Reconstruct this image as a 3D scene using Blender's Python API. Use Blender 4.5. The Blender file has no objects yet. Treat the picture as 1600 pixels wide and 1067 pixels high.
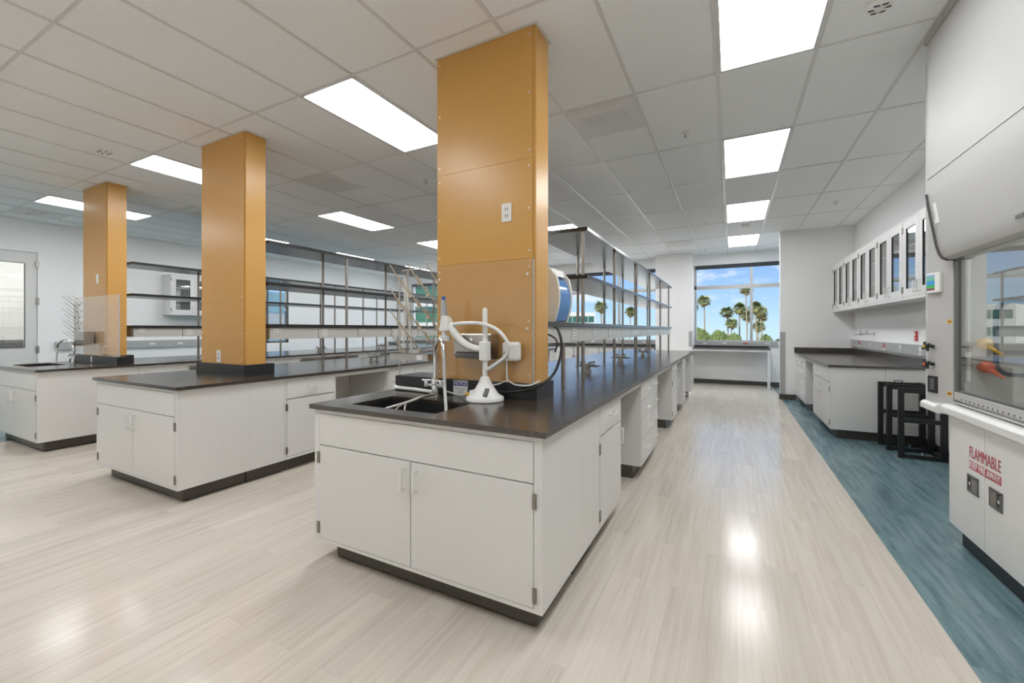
import bpy, bmesh, math, random
from mathutils import Vector, Matrix, noise
random.seed(7)
PI = math.pi
col = bpy.context.scene.collection
sc = bpy.context.scene

# ------------------------------------------------------------------ materials
def _mat(name):
    m = bpy.data.materials.new(name); m.use_nodes = True
    nt = m.node_tree; nt.nodes.clear()
    out = nt.nodes.new('ShaderNodeOutputMaterial')
    return m, nt, out

def N(nt, t, **kw):
    n = nt.nodes.new(t)
    for k, v in kw.items():
        setattr(n, k, v)
    return n

def P(name, c, rough=.5, metal=0., spec=.5, var=.03, scale=14., coat=0., bump=0., bscale=200., trans=0.):
    m, nt, out = _mat(name)
    b = N(nt, 'ShaderNodeBsdfPrincipled')
    tc = N(nt, 'ShaderNodeTexCoord'); nz = N(nt, 'ShaderNodeTexNoise'); nz.inputs['Scale'].default_value = scale
    nt.links.new(tc.outputs['Object'], nz.inputs['Vector'])
    mx = N(nt, 'ShaderNodeMix', data_type='RGBA')
    mx.inputs[6].default_value = (*[x * (1 - var) for x in c], 1); mx.inputs[7].default_value = (*[min(1, x * (1 + var)) for x in c], 1)
    nt.links.new(nz.outputs['Fac'], mx.inputs[0]); nt.links.new(mx.outputs[2], b.inputs['Base Color'])
    b.inputs['Roughness'].default_value = rough; b.inputs['Metallic'].default_value = metal
    b.inputs['Specular IOR Level'].default_value = spec; b.inputs['Coat Weight'].default_value = coat; b.inputs['Coat Roughness'].default_value = .2
    b.inputs['Transmission Weight'].default_value = trans
    if bump:
        n2 = N(nt, 'ShaderNodeTexNoise'); n2.inputs['Scale'].default_value = bscale
        nt.links.new(tc.outputs['Object'], n2.inputs['Vector'])
        bp = N(nt, 'ShaderNodeBump'); bp.inputs['Strength'].default_value = bump; bp.inputs['Distance'].default_value = .002
        nt.links.new(n2.outputs['Fac'], bp.inputs['Height']); nt.links.new(bp.outputs['Normal'], b.inputs['Normal'])
    nt.links.new(b.outputs[0], out.inputs[0])
    return m

def glass(name, tint=(1, 1, 1), f0=.04, rough=0.0, cap=1.0):
    m, nt, out = _mat(name)
    lw = N(nt, 'ShaderNodeLayerWeight'); lw.inputs['Blend'].default_value = .5
    pw = N(nt, 'ShaderNodeMath', operation='POWER'); pw.inputs[1].default_value = 5
    ma = N(nt, 'ShaderNodeMath', operation='MULTIPLY_ADD'); ma.inputs[1].default_value = (1 - f0) * cap; ma.inputs[2].default_value = f0
    nt.links.new(lw.outputs['Facing'], pw.inputs[0]); nt.links.new(pw.outputs[0], ma.inputs[0])
    t = N(nt, 'ShaderNodeBsdfTransparent'); t.inputs[0].default_value = (*tint, 1)
    g = N(nt, 'ShaderNodeBsdfGlossy'); g.inputs['Roughness'].default_value = rough; g.inputs[0].default_value = (1, 1, 1, 1)
    mx = N(nt, 'ShaderNodeMixShader')
    nt.links.new(ma.outputs[0], mx.inputs[0]); nt.links.new(t.outputs[0], mx.inputs[1]); nt.links.new(g.outputs[0], mx.inputs[2])
    nt.links.new(mx.outputs[0], out.inputs[0])
    return m

def emit(name, c, s):
    m, nt, out = _mat(name)
    e = N(nt, 'ShaderNodeEmission'); e.inputs[0].default_value = (*c, 1); e.inputs[1].default_value = s
    nt.links.new(e.outputs[0], out.inputs[0])
    return m

def floor_mat(name, ca, cb, cc, rough, plank=(.152, 1.22), streak=(34., 1.5), joint=.9):
    """vinyl plank floor: planks run along Y; each plank has its own tone and fine long streaks"""
    m, nt, out = _mat(name)
    L = nt.links.new
    tc = N(nt, 'ShaderNodeTexCoord')
    # brick texture with x along Y
    mp = N(nt, 'ShaderNodeMapping'); mp.inputs['Rotation'].default_value = (0, 0, PI / 2)
    L(tc.outputs['Object'], mp.inputs['Vector'])
    br = N(nt, 'ShaderNodeTexBrick'); br.offset = .37; br.squash = 1
    br.inputs['Color1'].default_value = (0, 0, 0, 1); br.inputs['Color2'].default_value = (1, 1, 1, 1); br.inputs['Mortar'].default_value = (.5, .5, .5, 1)
    br.inputs['Scale'].default_value = 1; br.inputs['Mortar Size'].default_value = .0007; br.inputs['Mortar Smooth'].default_value = .3
    br.inputs['Brick Width'].default_value = plank[1]; br.inputs['Row Height'].default_value = plank[0]
    L(mp.outputs[0], br.inputs['Vector'])
    # offset the streak noise per plank
    sx = N(nt, 'ShaderNodeVectorMath', operation='MULTIPLY'); sx.inputs[1].default_value = (streak[0], streak[1], 1)
    L(tc.outputs['Object'], sx.inputs[0])
    ad = N(nt, 'ShaderNodeVectorMath', operation='MULTIPLY_ADD')
    L(br.outputs['Color'], ad.inputs[0]); ad.inputs[1].default_value = (37, 11, 5); L(sx.outputs[0], ad.inputs[2])
    nz = N(nt, 'ShaderNodeTexNoise'); nz.inputs['Scale'].default_value = 1; nz.inputs['Detail'].default_value = 4; nz.inputs['Roughness'].default_value = .62
    L(ad.outputs[0], nz.inputs['Vector'])
    r1 = N(nt, 'ShaderNodeValToRGB'); e = r1.color_ramp.elements
    e[0].position = .33; e[0].color = (*cb, 1); e[1].position = .62; e[1].color = (*cc, 1)
    e2 = r1.color_ramp.elements.new(.47); e2.color = (*ca, 1)
    L(nz.outputs['Fac'], r1.inputs[0])
    # plank tone
    tone = N(nt, 'ShaderNodeMapRange'); tone.inputs['To Min'].default_value = .93; tone.inputs['To Max'].default_value = 1.05
    L(br.outputs['Color'], tone.inputs['Value'])
    mu = N(nt, 'ShaderNodeVectorMath', operation='SCALE'); L(r1.outputs[0], mu.inputs[0]); L(tone.outputs[0], mu.inputs['Scale'])
    mj = N(nt, 'ShaderNodeMix', data_type='RGBA'); mj.inputs[7].default_value = (*[x * joint for x in cb], 1)
    L(br.outputs['Fac'], mj.inputs[0]); L(mu.outputs[0], mj.inputs[6])
    b = N(nt, 'ShaderNodeBsdfPrincipled'); L(mj.outputs[2], b.inputs['Base Color']); b.inputs['Specular IOR Level'].default_value = .3
    rn = N(nt, 'ShaderNodeTexNoise'); rn.inputs['Scale'].default_value = 2.5; L(tc.outputs['Object'], rn.inputs['Vector'])
    rr = N(nt, 'ShaderNodeMapRange'); rr.inputs['To Min'].default_value = rough - .03; rr.inputs['To Max'].default_value = rough + .05
    L(rn.outputs['Fac'], rr.inputs['Value']); L(rr.outputs[0], b.inputs['Roughness'])
    L(b.outputs[0], out.inputs[0])
    return m

M = {}
M['white_cab'] = P('white painted steel', (.70, .693, .675), .38, var=.015)
M['wall'] = P('painted wall', (.86, .86, .855), .7, var=.015, bump=.1)
M['ceiling'] = P('ceiling tile', (.885, .905, .92), .95, spec=.1, var=.03, scale=40, bump=.3, bscale=260)
M['tee'] = P('ceiling grid white', (.70, .70, .695), .35, var=.01)
M['floor'] = floor_mat('beige vinyl plank', (.575, .518, .447), (.525, .468, .397), (.61, .557, .49), .16)
M['bluefloor'] = floor_mat('teal vinyl plank', (.125, .205, .225), (.085, .15, .17), (.17, .255, .275), .2, streak=(22., 2.4))
M['black_top'] = P('black epoxy worktop', (.042, .032, .025), .23, spec=1.0, coat=.25, var=.06, scale=60)
M['shelf_black'] = P('black phenolic shelf', (.022, .020, .018), .25, spec=.5, var=.15, scale=60)
M['black'] = P('black resin', (.018, .018, .019), .4, var=.1)
M['black_steel'] = P('black powder coat', (.008, .008, .009), .42, var=.1)
M['toe'] = P('dark rubber base', (.068, .06, .048), .4, var=.08)
M['orange'] = P('ochre laminate', (.60, .325, .085), .3, var=.02, scale=5)
M['steel'] = P('brushed steel', (.46, .44, .41), .32, 1., var=.1, scale=90)
M['postmetal'] = P('satin post steel', (.36, .33, .29), .36, 1., var=.08)
M['chrome'] = P('chrome', (.78, .79, .8), .1, 1., var=.02)
M['nickel'] = P('satin nickel', (.80, .79, .76), .35, .3, var=.03)
M['hinge'] = P('hinge steel', (.30, .28, .25), .35, 1., var=.1)
M['grey'] = P('grey painted raceway', (.40, .405, .40), .4, var=.02)
M['grey_warm'] = P('warm grey raceway', (.50, .485, .45), .35, var=.02)
M['grey_dark'] = P('dark grey', (.1, .1, .1), .45, var=.05)
M['white_plastic'] = P('white plastic', (.80, .80, .78), .35, var=.01)
M['cream_plastic'] = P('cream plastic', (.72, .68, .6), .4, var=.02)
M['outlet'] = P('outlet white', (.78, .77, .73), .4, var=.01)
M['slot'] = P('outlet slot', (.05, .05, .05), .5)
M['red'] = P('signal red', (.55, .05, .06), .4)
M['text_red'] = P('red lettering', (.42, .055, .09), .5)
M['yellow'] = P('yellow nozzle', (.75, .42, .02), .35)
M['orange_red'] = P('red nozzle', (.75, .10, .03), .35)
M['blue'] = P('blue cap', (.02, .12, .55), .4)
M['navy'] = P('navy print', (.03, .04, .2), .5)
M['paper'] = P('paper label', (.8, .8, .79), .6)
M['ink'] = P('printed ink', (.06, .06, .07), .6)
M['amber'] = P('amber sticker', (.75, .38, .03), .5)
M['hood'] = P('hood white enamel', (.46, .455, .44), .5, spec=.35, var=.012, scale=6)
M['liner'] = P('hood liner', (.78, .77, .74), .45, var=.02)
M['blind'] = P('roller blind charcoal', (.045, .052, .065), .7)
M['alu'] = P('anodised window frame', (.46, .46, .455), .4, .3, var=.03)
M['glass'] = glass('window glass', (.97, .985, .985), .002, 0., .5)
M['acrylic'] = glass('clear acrylic', (.992, .992, .992), .035)
M['acr_edge'] = P('acrylic edge', (.42, .46, .52), .2, var=.25, scale=40)
M['sash'] = glass('sash safety glass', (.93, .95, .94), .10)
M['cabglass'] = glass('cabinet door glass', (.9, .92, .91), .12)
M['greyglass'] = glass('door glass', (.93, .93, .9), .07)
M['bluecover'] = P('translucent blue cover', (.08, .30, .72), .12, var=.25, scale=9, trans=.25)
M['peg'] = P('peg plastic', (.62, .55, .44), .4, var=.1)
M['tube_clear'] = P('grey tubing', (.55, .56, .56), .25, var=.05)
M['lamp'] = emit('lit diffuser', (.97, .985, 1.0), 14.0)
M['hoodlamp'] = emit('hood interior lamp', (1, .98, .94), 6.0)
M['screen'] = None
M['trunk'] = P('palm bark', (.15, .12, .085), .9, var=.3, scale=6)
M['frond'] = P('palm frond', (.115, .13, .042), .6, var=.5, scale=1.2)
M['skirt'] = P('dry palm skirt', (.20, .16, .07), .8, var=.3, scale=2)
M['leaf'] = P('tree leaves', (.05, .072, .015), .8, var=.85, scale=1.6)
M['bldg_white'] = P('pale render', (.33, .33, .32), .8, var=.03)
M['bldg_glass'] = P('tinted facade glass', (.02, .06, .05), .12, var=.3, scale=.6)
M['bldg_green'] = P('green spandrel', (.018, .09, .055), .25, var=.35, scale=.8)
M['bldg_blue'] = P('blue facade glass', (.20, .30, .34), .12, var=.3, scale=.6)
M['ground'] = P('pale bounce ground', (.62, .60, .55), .9, var=.1, scale=.05)  # kept pale so the unseen ground throws daylight up through the windows

def screen_mat():
    m, nt, out = _mat('monitor display')
    tc = N(nt, 'ShaderNodeTexCoord'); sp = N(nt, 'ShaderNodeSeparateXYZ'); nt.links.new(tc.outputs['Generated'], sp.inputs[0])
    r = N(nt, 'ShaderNodeValToRGB'); r.color_ramp.interpolation = 'CONSTANT'; e = r.color_ramp.elements
    e[0].position = 0; e[0].color = (.25, .08, .12, 1); e[1].position = .12; e[1].color = (.10, .42, .12, 1)
    for p, c in ((.33, (.08, .33, .62, 1)), (.62, (.2, .5, .3, 1)), (.78, (.25, .42, .52, 1))):
        x = r.color_ramp.elements.new(p); x.color = c
    nt.links.new(sp.outputs['Z'], r.inputs[0])
    em = N(nt, 'ShaderNodeEmission'); nt.links.new(r.outputs[0], em.inputs[0]); em.inputs[1].default_value = .9
    nt.links.new(em.outputs[0], out.inputs[0])
    return m
M['screen'] = screen_mat()
M['gasket'] = P('dark blue rubber gasket', (.025, .045, .075), .4)

# ------------------------------------------------------------------ mesh builder
class MB:
    def __init__(s, root=None):
        s.v = []; s.f = []; s.o = Vector(root.location) if root else Vector((0, 0, 0))
    def add(s, vs, fs):
        b = len(s.v); s.v += [Vector(p) for p in vs]; s.f += [[b + i for i in f] for f in fs]; return s
    def box(s, x0, x1, y0, y1, z0, z1):
        return s.add([(x0, y0, z0), (x1, y0, z0), (x1, y1, z0), (x0, y1, z0), (x0, y0, z1), (x1, y0, z1), (x1, y1, z1), (x0, y1, z1)],
                     [(0, 3, 2, 1), (4, 5, 6, 7), (0, 1, 5, 4), (1, 2, 6, 5), (2, 3, 7, 6), (3, 0, 4, 7)])
    def quad_box(s, base, h0, h1):
        """vertical prism over a plan polygon"""
        n = len(base)
        vs = [(x, y, h0) for x, y in base] + [(x, y, h1) for x, y in base]
        return s.add(vs, [list(range(n))[::-1], list(range(n, 2 * n))] + [(i, (i + 1) % n, n + (i + 1) % n, n + i) for i in range(n)])
    def prism(s, poly, axis, a, b):
        """polygon in the plane across axis ('x': (y,z), 'y': (x,z)) pulled from a to b"""
        n = len(poly)
        pt = (lambda p, t: (t, p[0], p[1])) if axis == 'x' else (lambda p, t: (p[0], t, p[1]))
        vs = [pt(p, a) for p in poly] + [pt(p, b) for p in poly]
        return s.add(vs, [list(range(n)), list(range(n, 2 * n))[::-1]] + [(i, n + i, n + (i + 1) % n, (i + 1) % n) for i in range(n)])
    def cyl(s, p0, p1, r0, r1=None, n=16):
        return s.tube([p0, p1], r0, n, r1)
    def tube(s, pts, r, n=10, r1=None, radii=None):
        pts = [Vector(p) for p in pts]; k = len(pts); b = len(s.v)
        if radii is None:
            r1 = r if r1 is None else r1
            radii = [r + (r1 - r) * i / max(1, k - 1) for i in range(k)]
        t0 = (pts[1] - pts[0]).normalized()
        up = Vector((0, 0, 1)) if abs(t0.z) < .9 else Vector((1, 0, 0))
        u = t0.cross(up).normalized()
        for i, p in enumerate(pts):
            t = (pts[min(i + 1, k - 1)] - pts[max(i - 1, 0)]).normalized()
            u = (u - t * u.dot(t)).normalized(); w = t.cross(u)
            for j in range(n):
                a = 2 * PI * j / n
                s.v.append(p + (u * math.cos(a) + w * math.sin(a)) * radii[i])
        for i in range(k - 1):
            for j in range(n):
                s.f.append([b + i * n + j, b + i * n + (j + 1) % n, b + (i + 1) * n + (j + 1) % n, b + (i + 1) * n + j])
        s.f.append([b + j for j in range(n)][::-1]); s.f.append([b + (k - 1) * n + j for j in range(n)])
        return s
    def lathe(s, prof, c, n=32):
        pts = [(c[0], c[1], c[2] + z) for r, z in prof]
        return s.tube_fixed(pts, [r for r, z in prof], n)
    def tube_fixed(s, pts, radii, n):
        b = len(s.v); k = len(pts)
        for p, r in zip(pts, radii):
            for j in range(n):
                a = 2 * PI * j / n
                s.v.append(Vector((p[0] + r * math.cos(a), p[1] + r * math.sin(a), p[2])))
        for i in range(k - 1):
            for j in range(n):
                s.f.append([b + i * n + j, b + i * n + (j + 1) % n, b + (i + 1) * n + (j + 1) % n, b + (i + 1) * n + j])
        s.f.append([b + j for j in range(n)][::-1]); s.f.append([b + (k - 1) * n + j for j in range(n)])
        return s
    def bars(s, pts, t):
        """square bar path of axis-aligned pieces"""
        for a, b in zip(pts[:-1], pts[1:]):
            k = -t / 2 if (a is not pts[0] and b is not pts[-1]) else t / 2      # middle pieces butt against the end pieces
            lo = [min(a[i], b[i]) - (k if a[i] != b[i] else t / 2) for i in range(3)]; hi = [max(a[i], b[i]) + (k if a[i] != b[i] else t / 2) for i in range(3)]
            s.box(lo[0], hi[0], lo[1], hi[1], lo[2], hi[2])
        return s
    def build(s, name, mat, parent=None, smooth=False, bevel=0., angle=40):
        vs = s.v
        loc = None
        if parent is None:
            xs = [v.x for v in vs]; ys = [v.y for v in vs]; zs = [v.z for v in vs]
            loc = Vector(((min(xs) + max(xs)) / 2, (min(ys) + max(ys)) / 2, min(zs)))
            vs = [v - loc for v in vs]
        elif s.o.length:
            vs = [v - s.o for v in vs]
        me = bpy.data.meshes.new(name); me.from_pydata([tuple(v) for v in vs], [], s.f)
        bm = bmesh.new(); bm.from_mesh(me); bmesh.ops.recalc_face_normals(bm, faces=bm.faces); bm.to_mesh(me); bm.free()
        me.materials.append(M[mat] if isinstance(mat, str) else mat)
        if smooth:
            me.polygons.foreach_set('use_smooth', [True] * len(me.polygons)); me.set_sharp_from_angle(angle=math.radians(angle))
        o = bpy.data.objects.new(name, me); col.objects.link(o)
        if loc is not None: o.location = loc
        if parent is not None: o.parent = parent
        if bevel:
            b = o.modifiers.new('bevel', 'BEVEL'); b.width = bevel; b.segments = 2; b.limit_method = 'ANGLE'
        return o

def tag(o, label=None, cat=None, group=None, kind=None):
    if label: o['label'] = label
    if cat: o['category'] = cat
    if group: o['group'] = group
    if kind: o['kind'] = kind
    return o
def thing(name, label, cat, loc=(0, 0, 0), rotz=0, group=None):
    o = bpy.data.objects.new(name, None); col.objects.link(o); o.location = loc; o.rotation_euler = (0, 0, rotz)
    o.empty_display_size = .05
    return tag(o, label, cat, group)
def struct(name, m, mat, parent=None, **k):
    o = m.build(name, mat, parent, **k)
    if parent is None: o['kind'] = 'structure'
    return o
def kids(o):
    return [c for c in bpy.data.objects if c.parent is o]
def dup(root, loc, label=None, group=None, rotz=None, scale=None):
    r = root.copy(); col.objects.link(r); r.location = loc
    if rotz is not None: r.rotation_euler = (0, 0, rotz)
    if scale: r.scale = (scale,) * 3
    if label: r['label'] = label
    if group: r['group'] = group
    for ch in kids(root):
        c = ch.copy(); col.objects.link(c); c.parent = r
        for g in kids(ch):
            d = g.copy(); col.objects.link(d); d.parent = c
    return r
def spline(pts, n=8):
    """Catmull-Rom through pts"""
    P_ = [Vector(p) for p in pts]; P_ = [P_[0] * 2 - P_[1]] + P_ + [P_[-1] * 2 - P_[-2]]
    out = []
    for i in range(1, len(P_) - 2):
        a, b, c, d = P_[i - 1:i + 3]
        for k in range(n):
            t = k / n
            out.append(.5 * (2 * b + (c - a) * t + (2 * a - 5 * b + 4 * c - d) * t * t + (3 * b - a - 3 * c + d) * t ** 3))
    out.append(P_[-2]); return out
def text(name, body, size, mat, parent, xf, squeeze=1., align='CENTER', depth=.0006, bold=0.):
    """flat lettering; xf maps local (x right, y up) into parent space"""
    cu = bpy.data.curves.new(name, 'FONT'); cu.body = body; cu.size = size; cu.align_x = align; cu.align_y = 'CENTER'; cu.extrude = depth; cu.offset = bold
    t = bpy.data.objects.new(name, cu); col.objects.link(t)
    dg = bpy.context.evaluated_depsgraph_get(); dg.update()
    me = bpy.data.meshes.new_from_object(t.evaluated_get(dg)); bpy.data.objects.remove(t)
    me.transform(xf @ Matrix.Diagonal((squeeze, 1, 1, 1)))
    me.materials.clear(); me.materials.append(M[mat])
    o = bpy.data.objects.new(name, me); col.objects.link(o); o.parent = parent
    return o
def frame_xf(origin, right, up):
    r = Vector(right).normalized(); u = Vector(up).normalized(); n = r.cross(u)
    m = Matrix.Identity(4)
    for i in range(3):
        m[i][0] = r[i]; m[i][1] = u[i]; m[i][2] = n[i]; m[i][3] = origin[i]
    return m

# ------------------------------------------------------------------ key dimensions (metres)
H = 1.352                       # eye height
ZC = 3.256                      # ceiling
XL, XR = -10.83, 1.978          # left and right walls
YF, YB = 11.8, -2.2             # window wall, wall behind
YS = 9.70                       # stub partition
ZT = .914                       # worktop height
GX, GDX, GY, GDY = -.0937, .605, 2.237, 1.237   # ceiling grid

# ------------------------------------------------------------------ room shell
struct('floor', MB().box(-7.80, .848, YB, YF, -.1, 0), 'floor')
struct('floor_right', MB().box(.848, 6.0, YB, YF, -.1, 0), 'bluefloor')
struct('floor_left', MB().box(XL, -7.80, YB, YF, -.1, 0), 'bluefloor')
struct('ceiling', MB().box(XL - .2, 6.2, YB - .2, YF + .3, ZC, ZC + .2), 'ceiling')
g = MB()
i = -3
for i in range(-19, 5):
    x = GX + GDX * i
    if XL < x < XR: g.box(x - .012, x + .012, YB, YF, ZC - .006, ZC + .002)
for j in range(-5, 9):
    y = GY + GDY * j
    if YB < y < YF: g.box(XL, XR, y - .010, y + .010, ZC - .005, ZC + .002)
struct('ceiling_grid', g, 'tee')
# left wall with door and window openings
DY0, DY1, DZ = 1.79, 2.71, 2.70
LW0, LW1, LZ0, LZ1 = 5.75, 7.45, 1.0, 2.66
w = MB()
w.box(XL - .15, XL, YB, DY0, 0, ZC).box(XL - .15, XL, DY0, DY1, DZ, ZC).box(XL - .15, XL, DY1, LW0, 0, ZC)
w.box(XL - .15, XL, LW0, LW1, 0, LZ0).box(XL - .15, XL, LW0, LW1, LZ1, ZC).box(XL - .15, XL, LW1, YF + .2, 0, ZC)
struct('wall_left', w, 'wall')
# window wall: openings
WZ0, WZ1 = 1.055, 2.985
OPEN = [(-.86, 4.2), (-6.0, -1.74), (-10.25, -7.2)]
w = MB(); xs = XL - .15
w.box(xs, 6.2, YF, YF + .2, 0, WZ0).box(xs, 6.2, YF, YF + .2, WZ1, ZC)
w.box(xs, -10.25, YF, YF + .2, WZ0, WZ1).box(-7.2, -6.0, YF, YF + .2, WZ0, WZ1).box(-1.74, -.86, YF, YF + .2, WZ0, WZ1).box(4.2, 6.2, YF, YF + .2, WZ0, WZ1)
struct('wall_window', w, 'wall')
struct('wall_pier', MB().box(-1.74, -.87, 11.28, YF, 0, ZC), 'wall')
struct('wall_right', MB().box(XR, XR + .12, YB, YS, 0, ZC), 'wall')
struct('wall_partition', MB().box(.831, XR + .12, YS, YS + .13, 0, ZC), 'wall')
struct('wall_alcove', MB().box(6.0, 6.15, YS, YF, 0, ZC), 'wall')
struct('wall_alcove_back', MB().box(XR + .12, 6.0, YS, YS + .13, 0, ZC), 'wall')
struct('wall_back', MB().box(XL - .15, XR + .12, YB - .15, YB, 0, ZC), 'wall')
# baseboards
b = .012
struct('baseboard_partition', MB().box(.831 - b, 1.09, YS - b, YS, 0, .1).box(.831 - b, .831, YS, YS + .13, 0, .1), 'toe')
struct('baseboard_window', MB().box(-.87, 6.0, YF - b, YF, 0, .1), 'toe')
struct('baseboard_right', MB().box(XR - b, XR, 3.75, 6.47, 0, .1), 'toe')
struct('baseboard_left', MB().box(XL, XL + b, YB, DY0 - .1, 0, .1).box(XL, XL + b, DY1 + .1, YF, 0, .1), 'toe')
# grey corner guard on the partition end
struct('trim_1', MB().box(.828, .92, YS - .006, YS, .1, 1.31), 'grey')
struct('trim_2', MB().box(-.95, -.868, 11.272, 11.28, .93, 1.31), 'grey')

def window(n, x0, x1, mull, tz=2.42):
    r = bpy.data.objects.new('window_%d' % n, None); col.objects.link(r); r.location = ((x0 + x1) / 2, YF, WZ0); r['kind'] = 'structure'
    f = MB(r); t = .05; y0, y1 = YF + .02, YF + .1
    f.box(x0, x1, y0, y1, WZ0, WZ0 + .03).box(x0, x1, y0, y1, WZ1 - t, WZ1)
    f.box(x0, x0 + t, y0, y1, WZ0, WZ1).box(x1 - t, x1, y0, y1, WZ0, WZ1)
    f.box(x0, x1, y0, y1, tz - .045, tz + .045)
    for m in mull: f.box(m - .03, m + .03, y0 - .01, y1, WZ0, WZ1)
    f.build('window_frame', 'alu', r, bevel=.004)
    MB(r).box(x0 + .01, x1 - .01, YF + .05, YF + .058, WZ0 + .01, WZ1 - .01).build('window_pane', 'glass', r)
    MB(r).box(x0 + .03, x1 - .03, YF - .02 + .01, YF + .02, WZ1 - .10, WZ1 - .002).build('roller_blind', 'blind', r)
    MB(r).box(x0 + .001, x1 - .001, YF - .001, YF + .02, WZ0 - .008, WZ0 + .004).build('window_sill', 'grey', r)
window(1, -.86, 4.2, [.42, 2.3])
window(2, -6.0, -1.74, [-2.80, -4.4])
window(3, -10.25, -7.2, [-8.7], 2.35)
r = bpy.data.objects.new('window_4', None); col.objects.link(r); r.location = (XL, (LW0 + LW1) / 2, LZ0); r['kind'] = 'structure'
f = MB(r); x0, x1 = XL - .1, XL - .02
f.box(x0, x1, LW0, LW1, LZ0, LZ0 + .05).box(x0, x1, LW0, LW1, LZ1 - .05, LZ1).box(x0, x1, LW0, LW0 + .05, LZ0, LZ1).box(x0, x1, LW1 - .05, LW1, LZ0, LZ1)
f.box(x0, x1, 6.83, 6.89, LZ0, LZ1).box(x0, x1, LW0, LW1, 1.98, 2.04)
f.build('window_frame', 'grey_dark', r)
MB(r).box(XL - .065, XL - .057, LW0 + .01, LW1 - .01, LZ0 + .01, LZ1 - .01).build('window_pane', 'glass', r)

# door on the left wall
r = bpy.data.objects.new('door_1', None); col.objects.link(r); r.location = (XL, (DY0 + DY1) / 2, 0); r['kind'] = 'structure'
d = MB(r); x0, x1 = XL - .06, XL - .012; a0, a1 = DY0 + .01, DY1 - .006; gz0, gz1 = 1.04, 2.50; gy0, gy1 = DY0 + .16, DY1 - .15
d.box(x0, x1, a0, gy0, .01, DZ - .006).box(x0, x1, gy1, a1, .01, DZ - .006).box(x0, x1, gy0, gy1, .01, gz0).box(x0, x1, gy0, gy1, gz1, DZ - .006)
d.build('door_leaf', 'white_cab', r)
MB(r).box(XL - .04, XL - .032, gy0, gy1, gz0, gz1).build('door_glass', 'greyglass', r)
gk = MB(r)
gk.box(x1 - .004, x1 + .004, gy0 - .006, gy0 + .004, gz0, gz1).box(x1 - .004, x1 + .004, gy1 - .004, gy1 + .006, gz0, gz1).box(x1 - .004, x1 + .004, gy0, gy1, gz1 - .004, gz1 + .006).box(x1 - .004, x1 + .004, gy0, gy1, gz0 - .006, gz0 + .006)
gk.build('glass_bead', 'grey_dark', r)
MB(r).box(XL, XL + .012, DY1, DY1 + .14, 0, DZ + .06).box(XL, XL + .012, DY0 - .1, DY0, 0, DZ + .06).box(XL, XL + .012, DY0, DY1, DZ, DZ + .06).build('door_casing', 'wall', r)
for z in (.25, 1.0, 1.85, 2.5):
    MB(r).box(XL - .012, XL + .016, DY1 - .02, DY1 + .018, z - .06, z + .06).build('hinge', 'steel', r)
# dim room behind the door glass
for nm, q in (('wall_corridor_far', (XL - 2.6, XL - 2.5, .2, 5.5, 0, ZC)), ('wall_corridor_near', (XL - 2.6, XL - .15, .1, .2, 0, ZC)), ('wall_corridor_end', (XL - 2.6, XL - .15, 5.5, 5.6, 0, ZC)),
              ('floor_corridor', (XL - 2.6, XL - .15, .1, 5.6, -.1, 0)), ('ceiling_corridor', (XL - 2.6, XL - .15, .1, 5.6, ZC, ZC + .1))):
    struct(nm, MB().box(*q), 'wall')
ceiling_light_late = (XL - 1.3, 2.9)
tag(MB().box(XL - 2.49, XL - 1.9, .6, 5.0, 0, 1.14).build('storage_counter', 'grey_dark'), 'dark counter seen through the glass of the far left door', 'counter')

# ------------------------------------------------------------------ ceiling fittings
def ceiling_light(cx, cy, label):
    t = thing('ceiling_light', label, 'light', (cx, cy, ZC - .004), 0, 'recessed ceiling lights')
    x, y = GDX / 2 - .012, GDY / 2 - .010
    MB().box(-x, x, -y, -y + .012, -.006, .004).box(-x, x, y - .012, y, -.006, .004).box(-x, -x + .014, -y, y, -.006, .004).box(x - .014, x, -y, y, -.006, .004).build('light_frame', 'tee', t)
    MB().box(-x + .013, x - .013, -y + .011, y - .011, -.003, .003).build('diffuser', 'lamp', t)
cols = {'aisle': 0, 'first': -5, 'second': -10, 'third': -15}
where = {'aisle': 'over the aisle beside the fume hood', 'first': 'between the nearest and middle islands', 'second': 'between the middle and left islands', 'third': 'beside the far left wall'}
order = {-4: 'behind the camera, farthest back', -2: 'just behind the camera', 0: 'nearest of its row', 2: 'second of its row', 4: 'third of its row', 6: 'farthest of its row'}
for k, i in cols.items():
    for j in (-2, 0, 2, 4, 6):
        ceiling_light(GX + GDX * (i + .5), GY + GDY * (j + .5), 'lit rectangular ceiling panel ' + where[k] + ', ' + order[j])

ceiling_light(*ceiling_light_late, 'lit ceiling panel in the room behind the glass of the far left door')
ceiling_light(XL - 1.3, .9, 'lit ceiling panel behind the far left door, out of sight to its left')
def vent(i, y0, label):
    t = thing('ceiling_vent', label, 'vent', (GX + GDX * (i + .5), y0 + .31, ZC - .004), 0, 'ceiling air vents')
    q = .29
    MB().box(-q, q, -q, q, -.004, .002).build('face_plate', M['ventgrey'], t)
    m = MB()
    for k in range(14):
        x = -.2 + k * .031
        m.box(x, x + .012, -.13, .03, -.012, -.004)
    m.build('louvre', M['ventgrey'], t)
    MB().box(-.24, .24, -.25, -.15, -.008, -.004).build('deflector', M['ventgrey'], t)
M['ventgrey'] = P('vent painted metal', (.74, .74, .73), .5, var=.02)
Y2 = GY + GDY
vent(-2, Y2, 'grey louvred ceiling vent just right of the nearest column')
vent(-8, Y2, 'grey ceiling vent between nearest and middle columns')
vent(-13, Y2, 'grey ceiling vent between middle and left columns')
vent(-17, GY, 'grey ceiling vent at the far left edge of the view')
vent(-2, GY + 6 * GDY, 'small far ceiling vent in front of the window wall')

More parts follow.
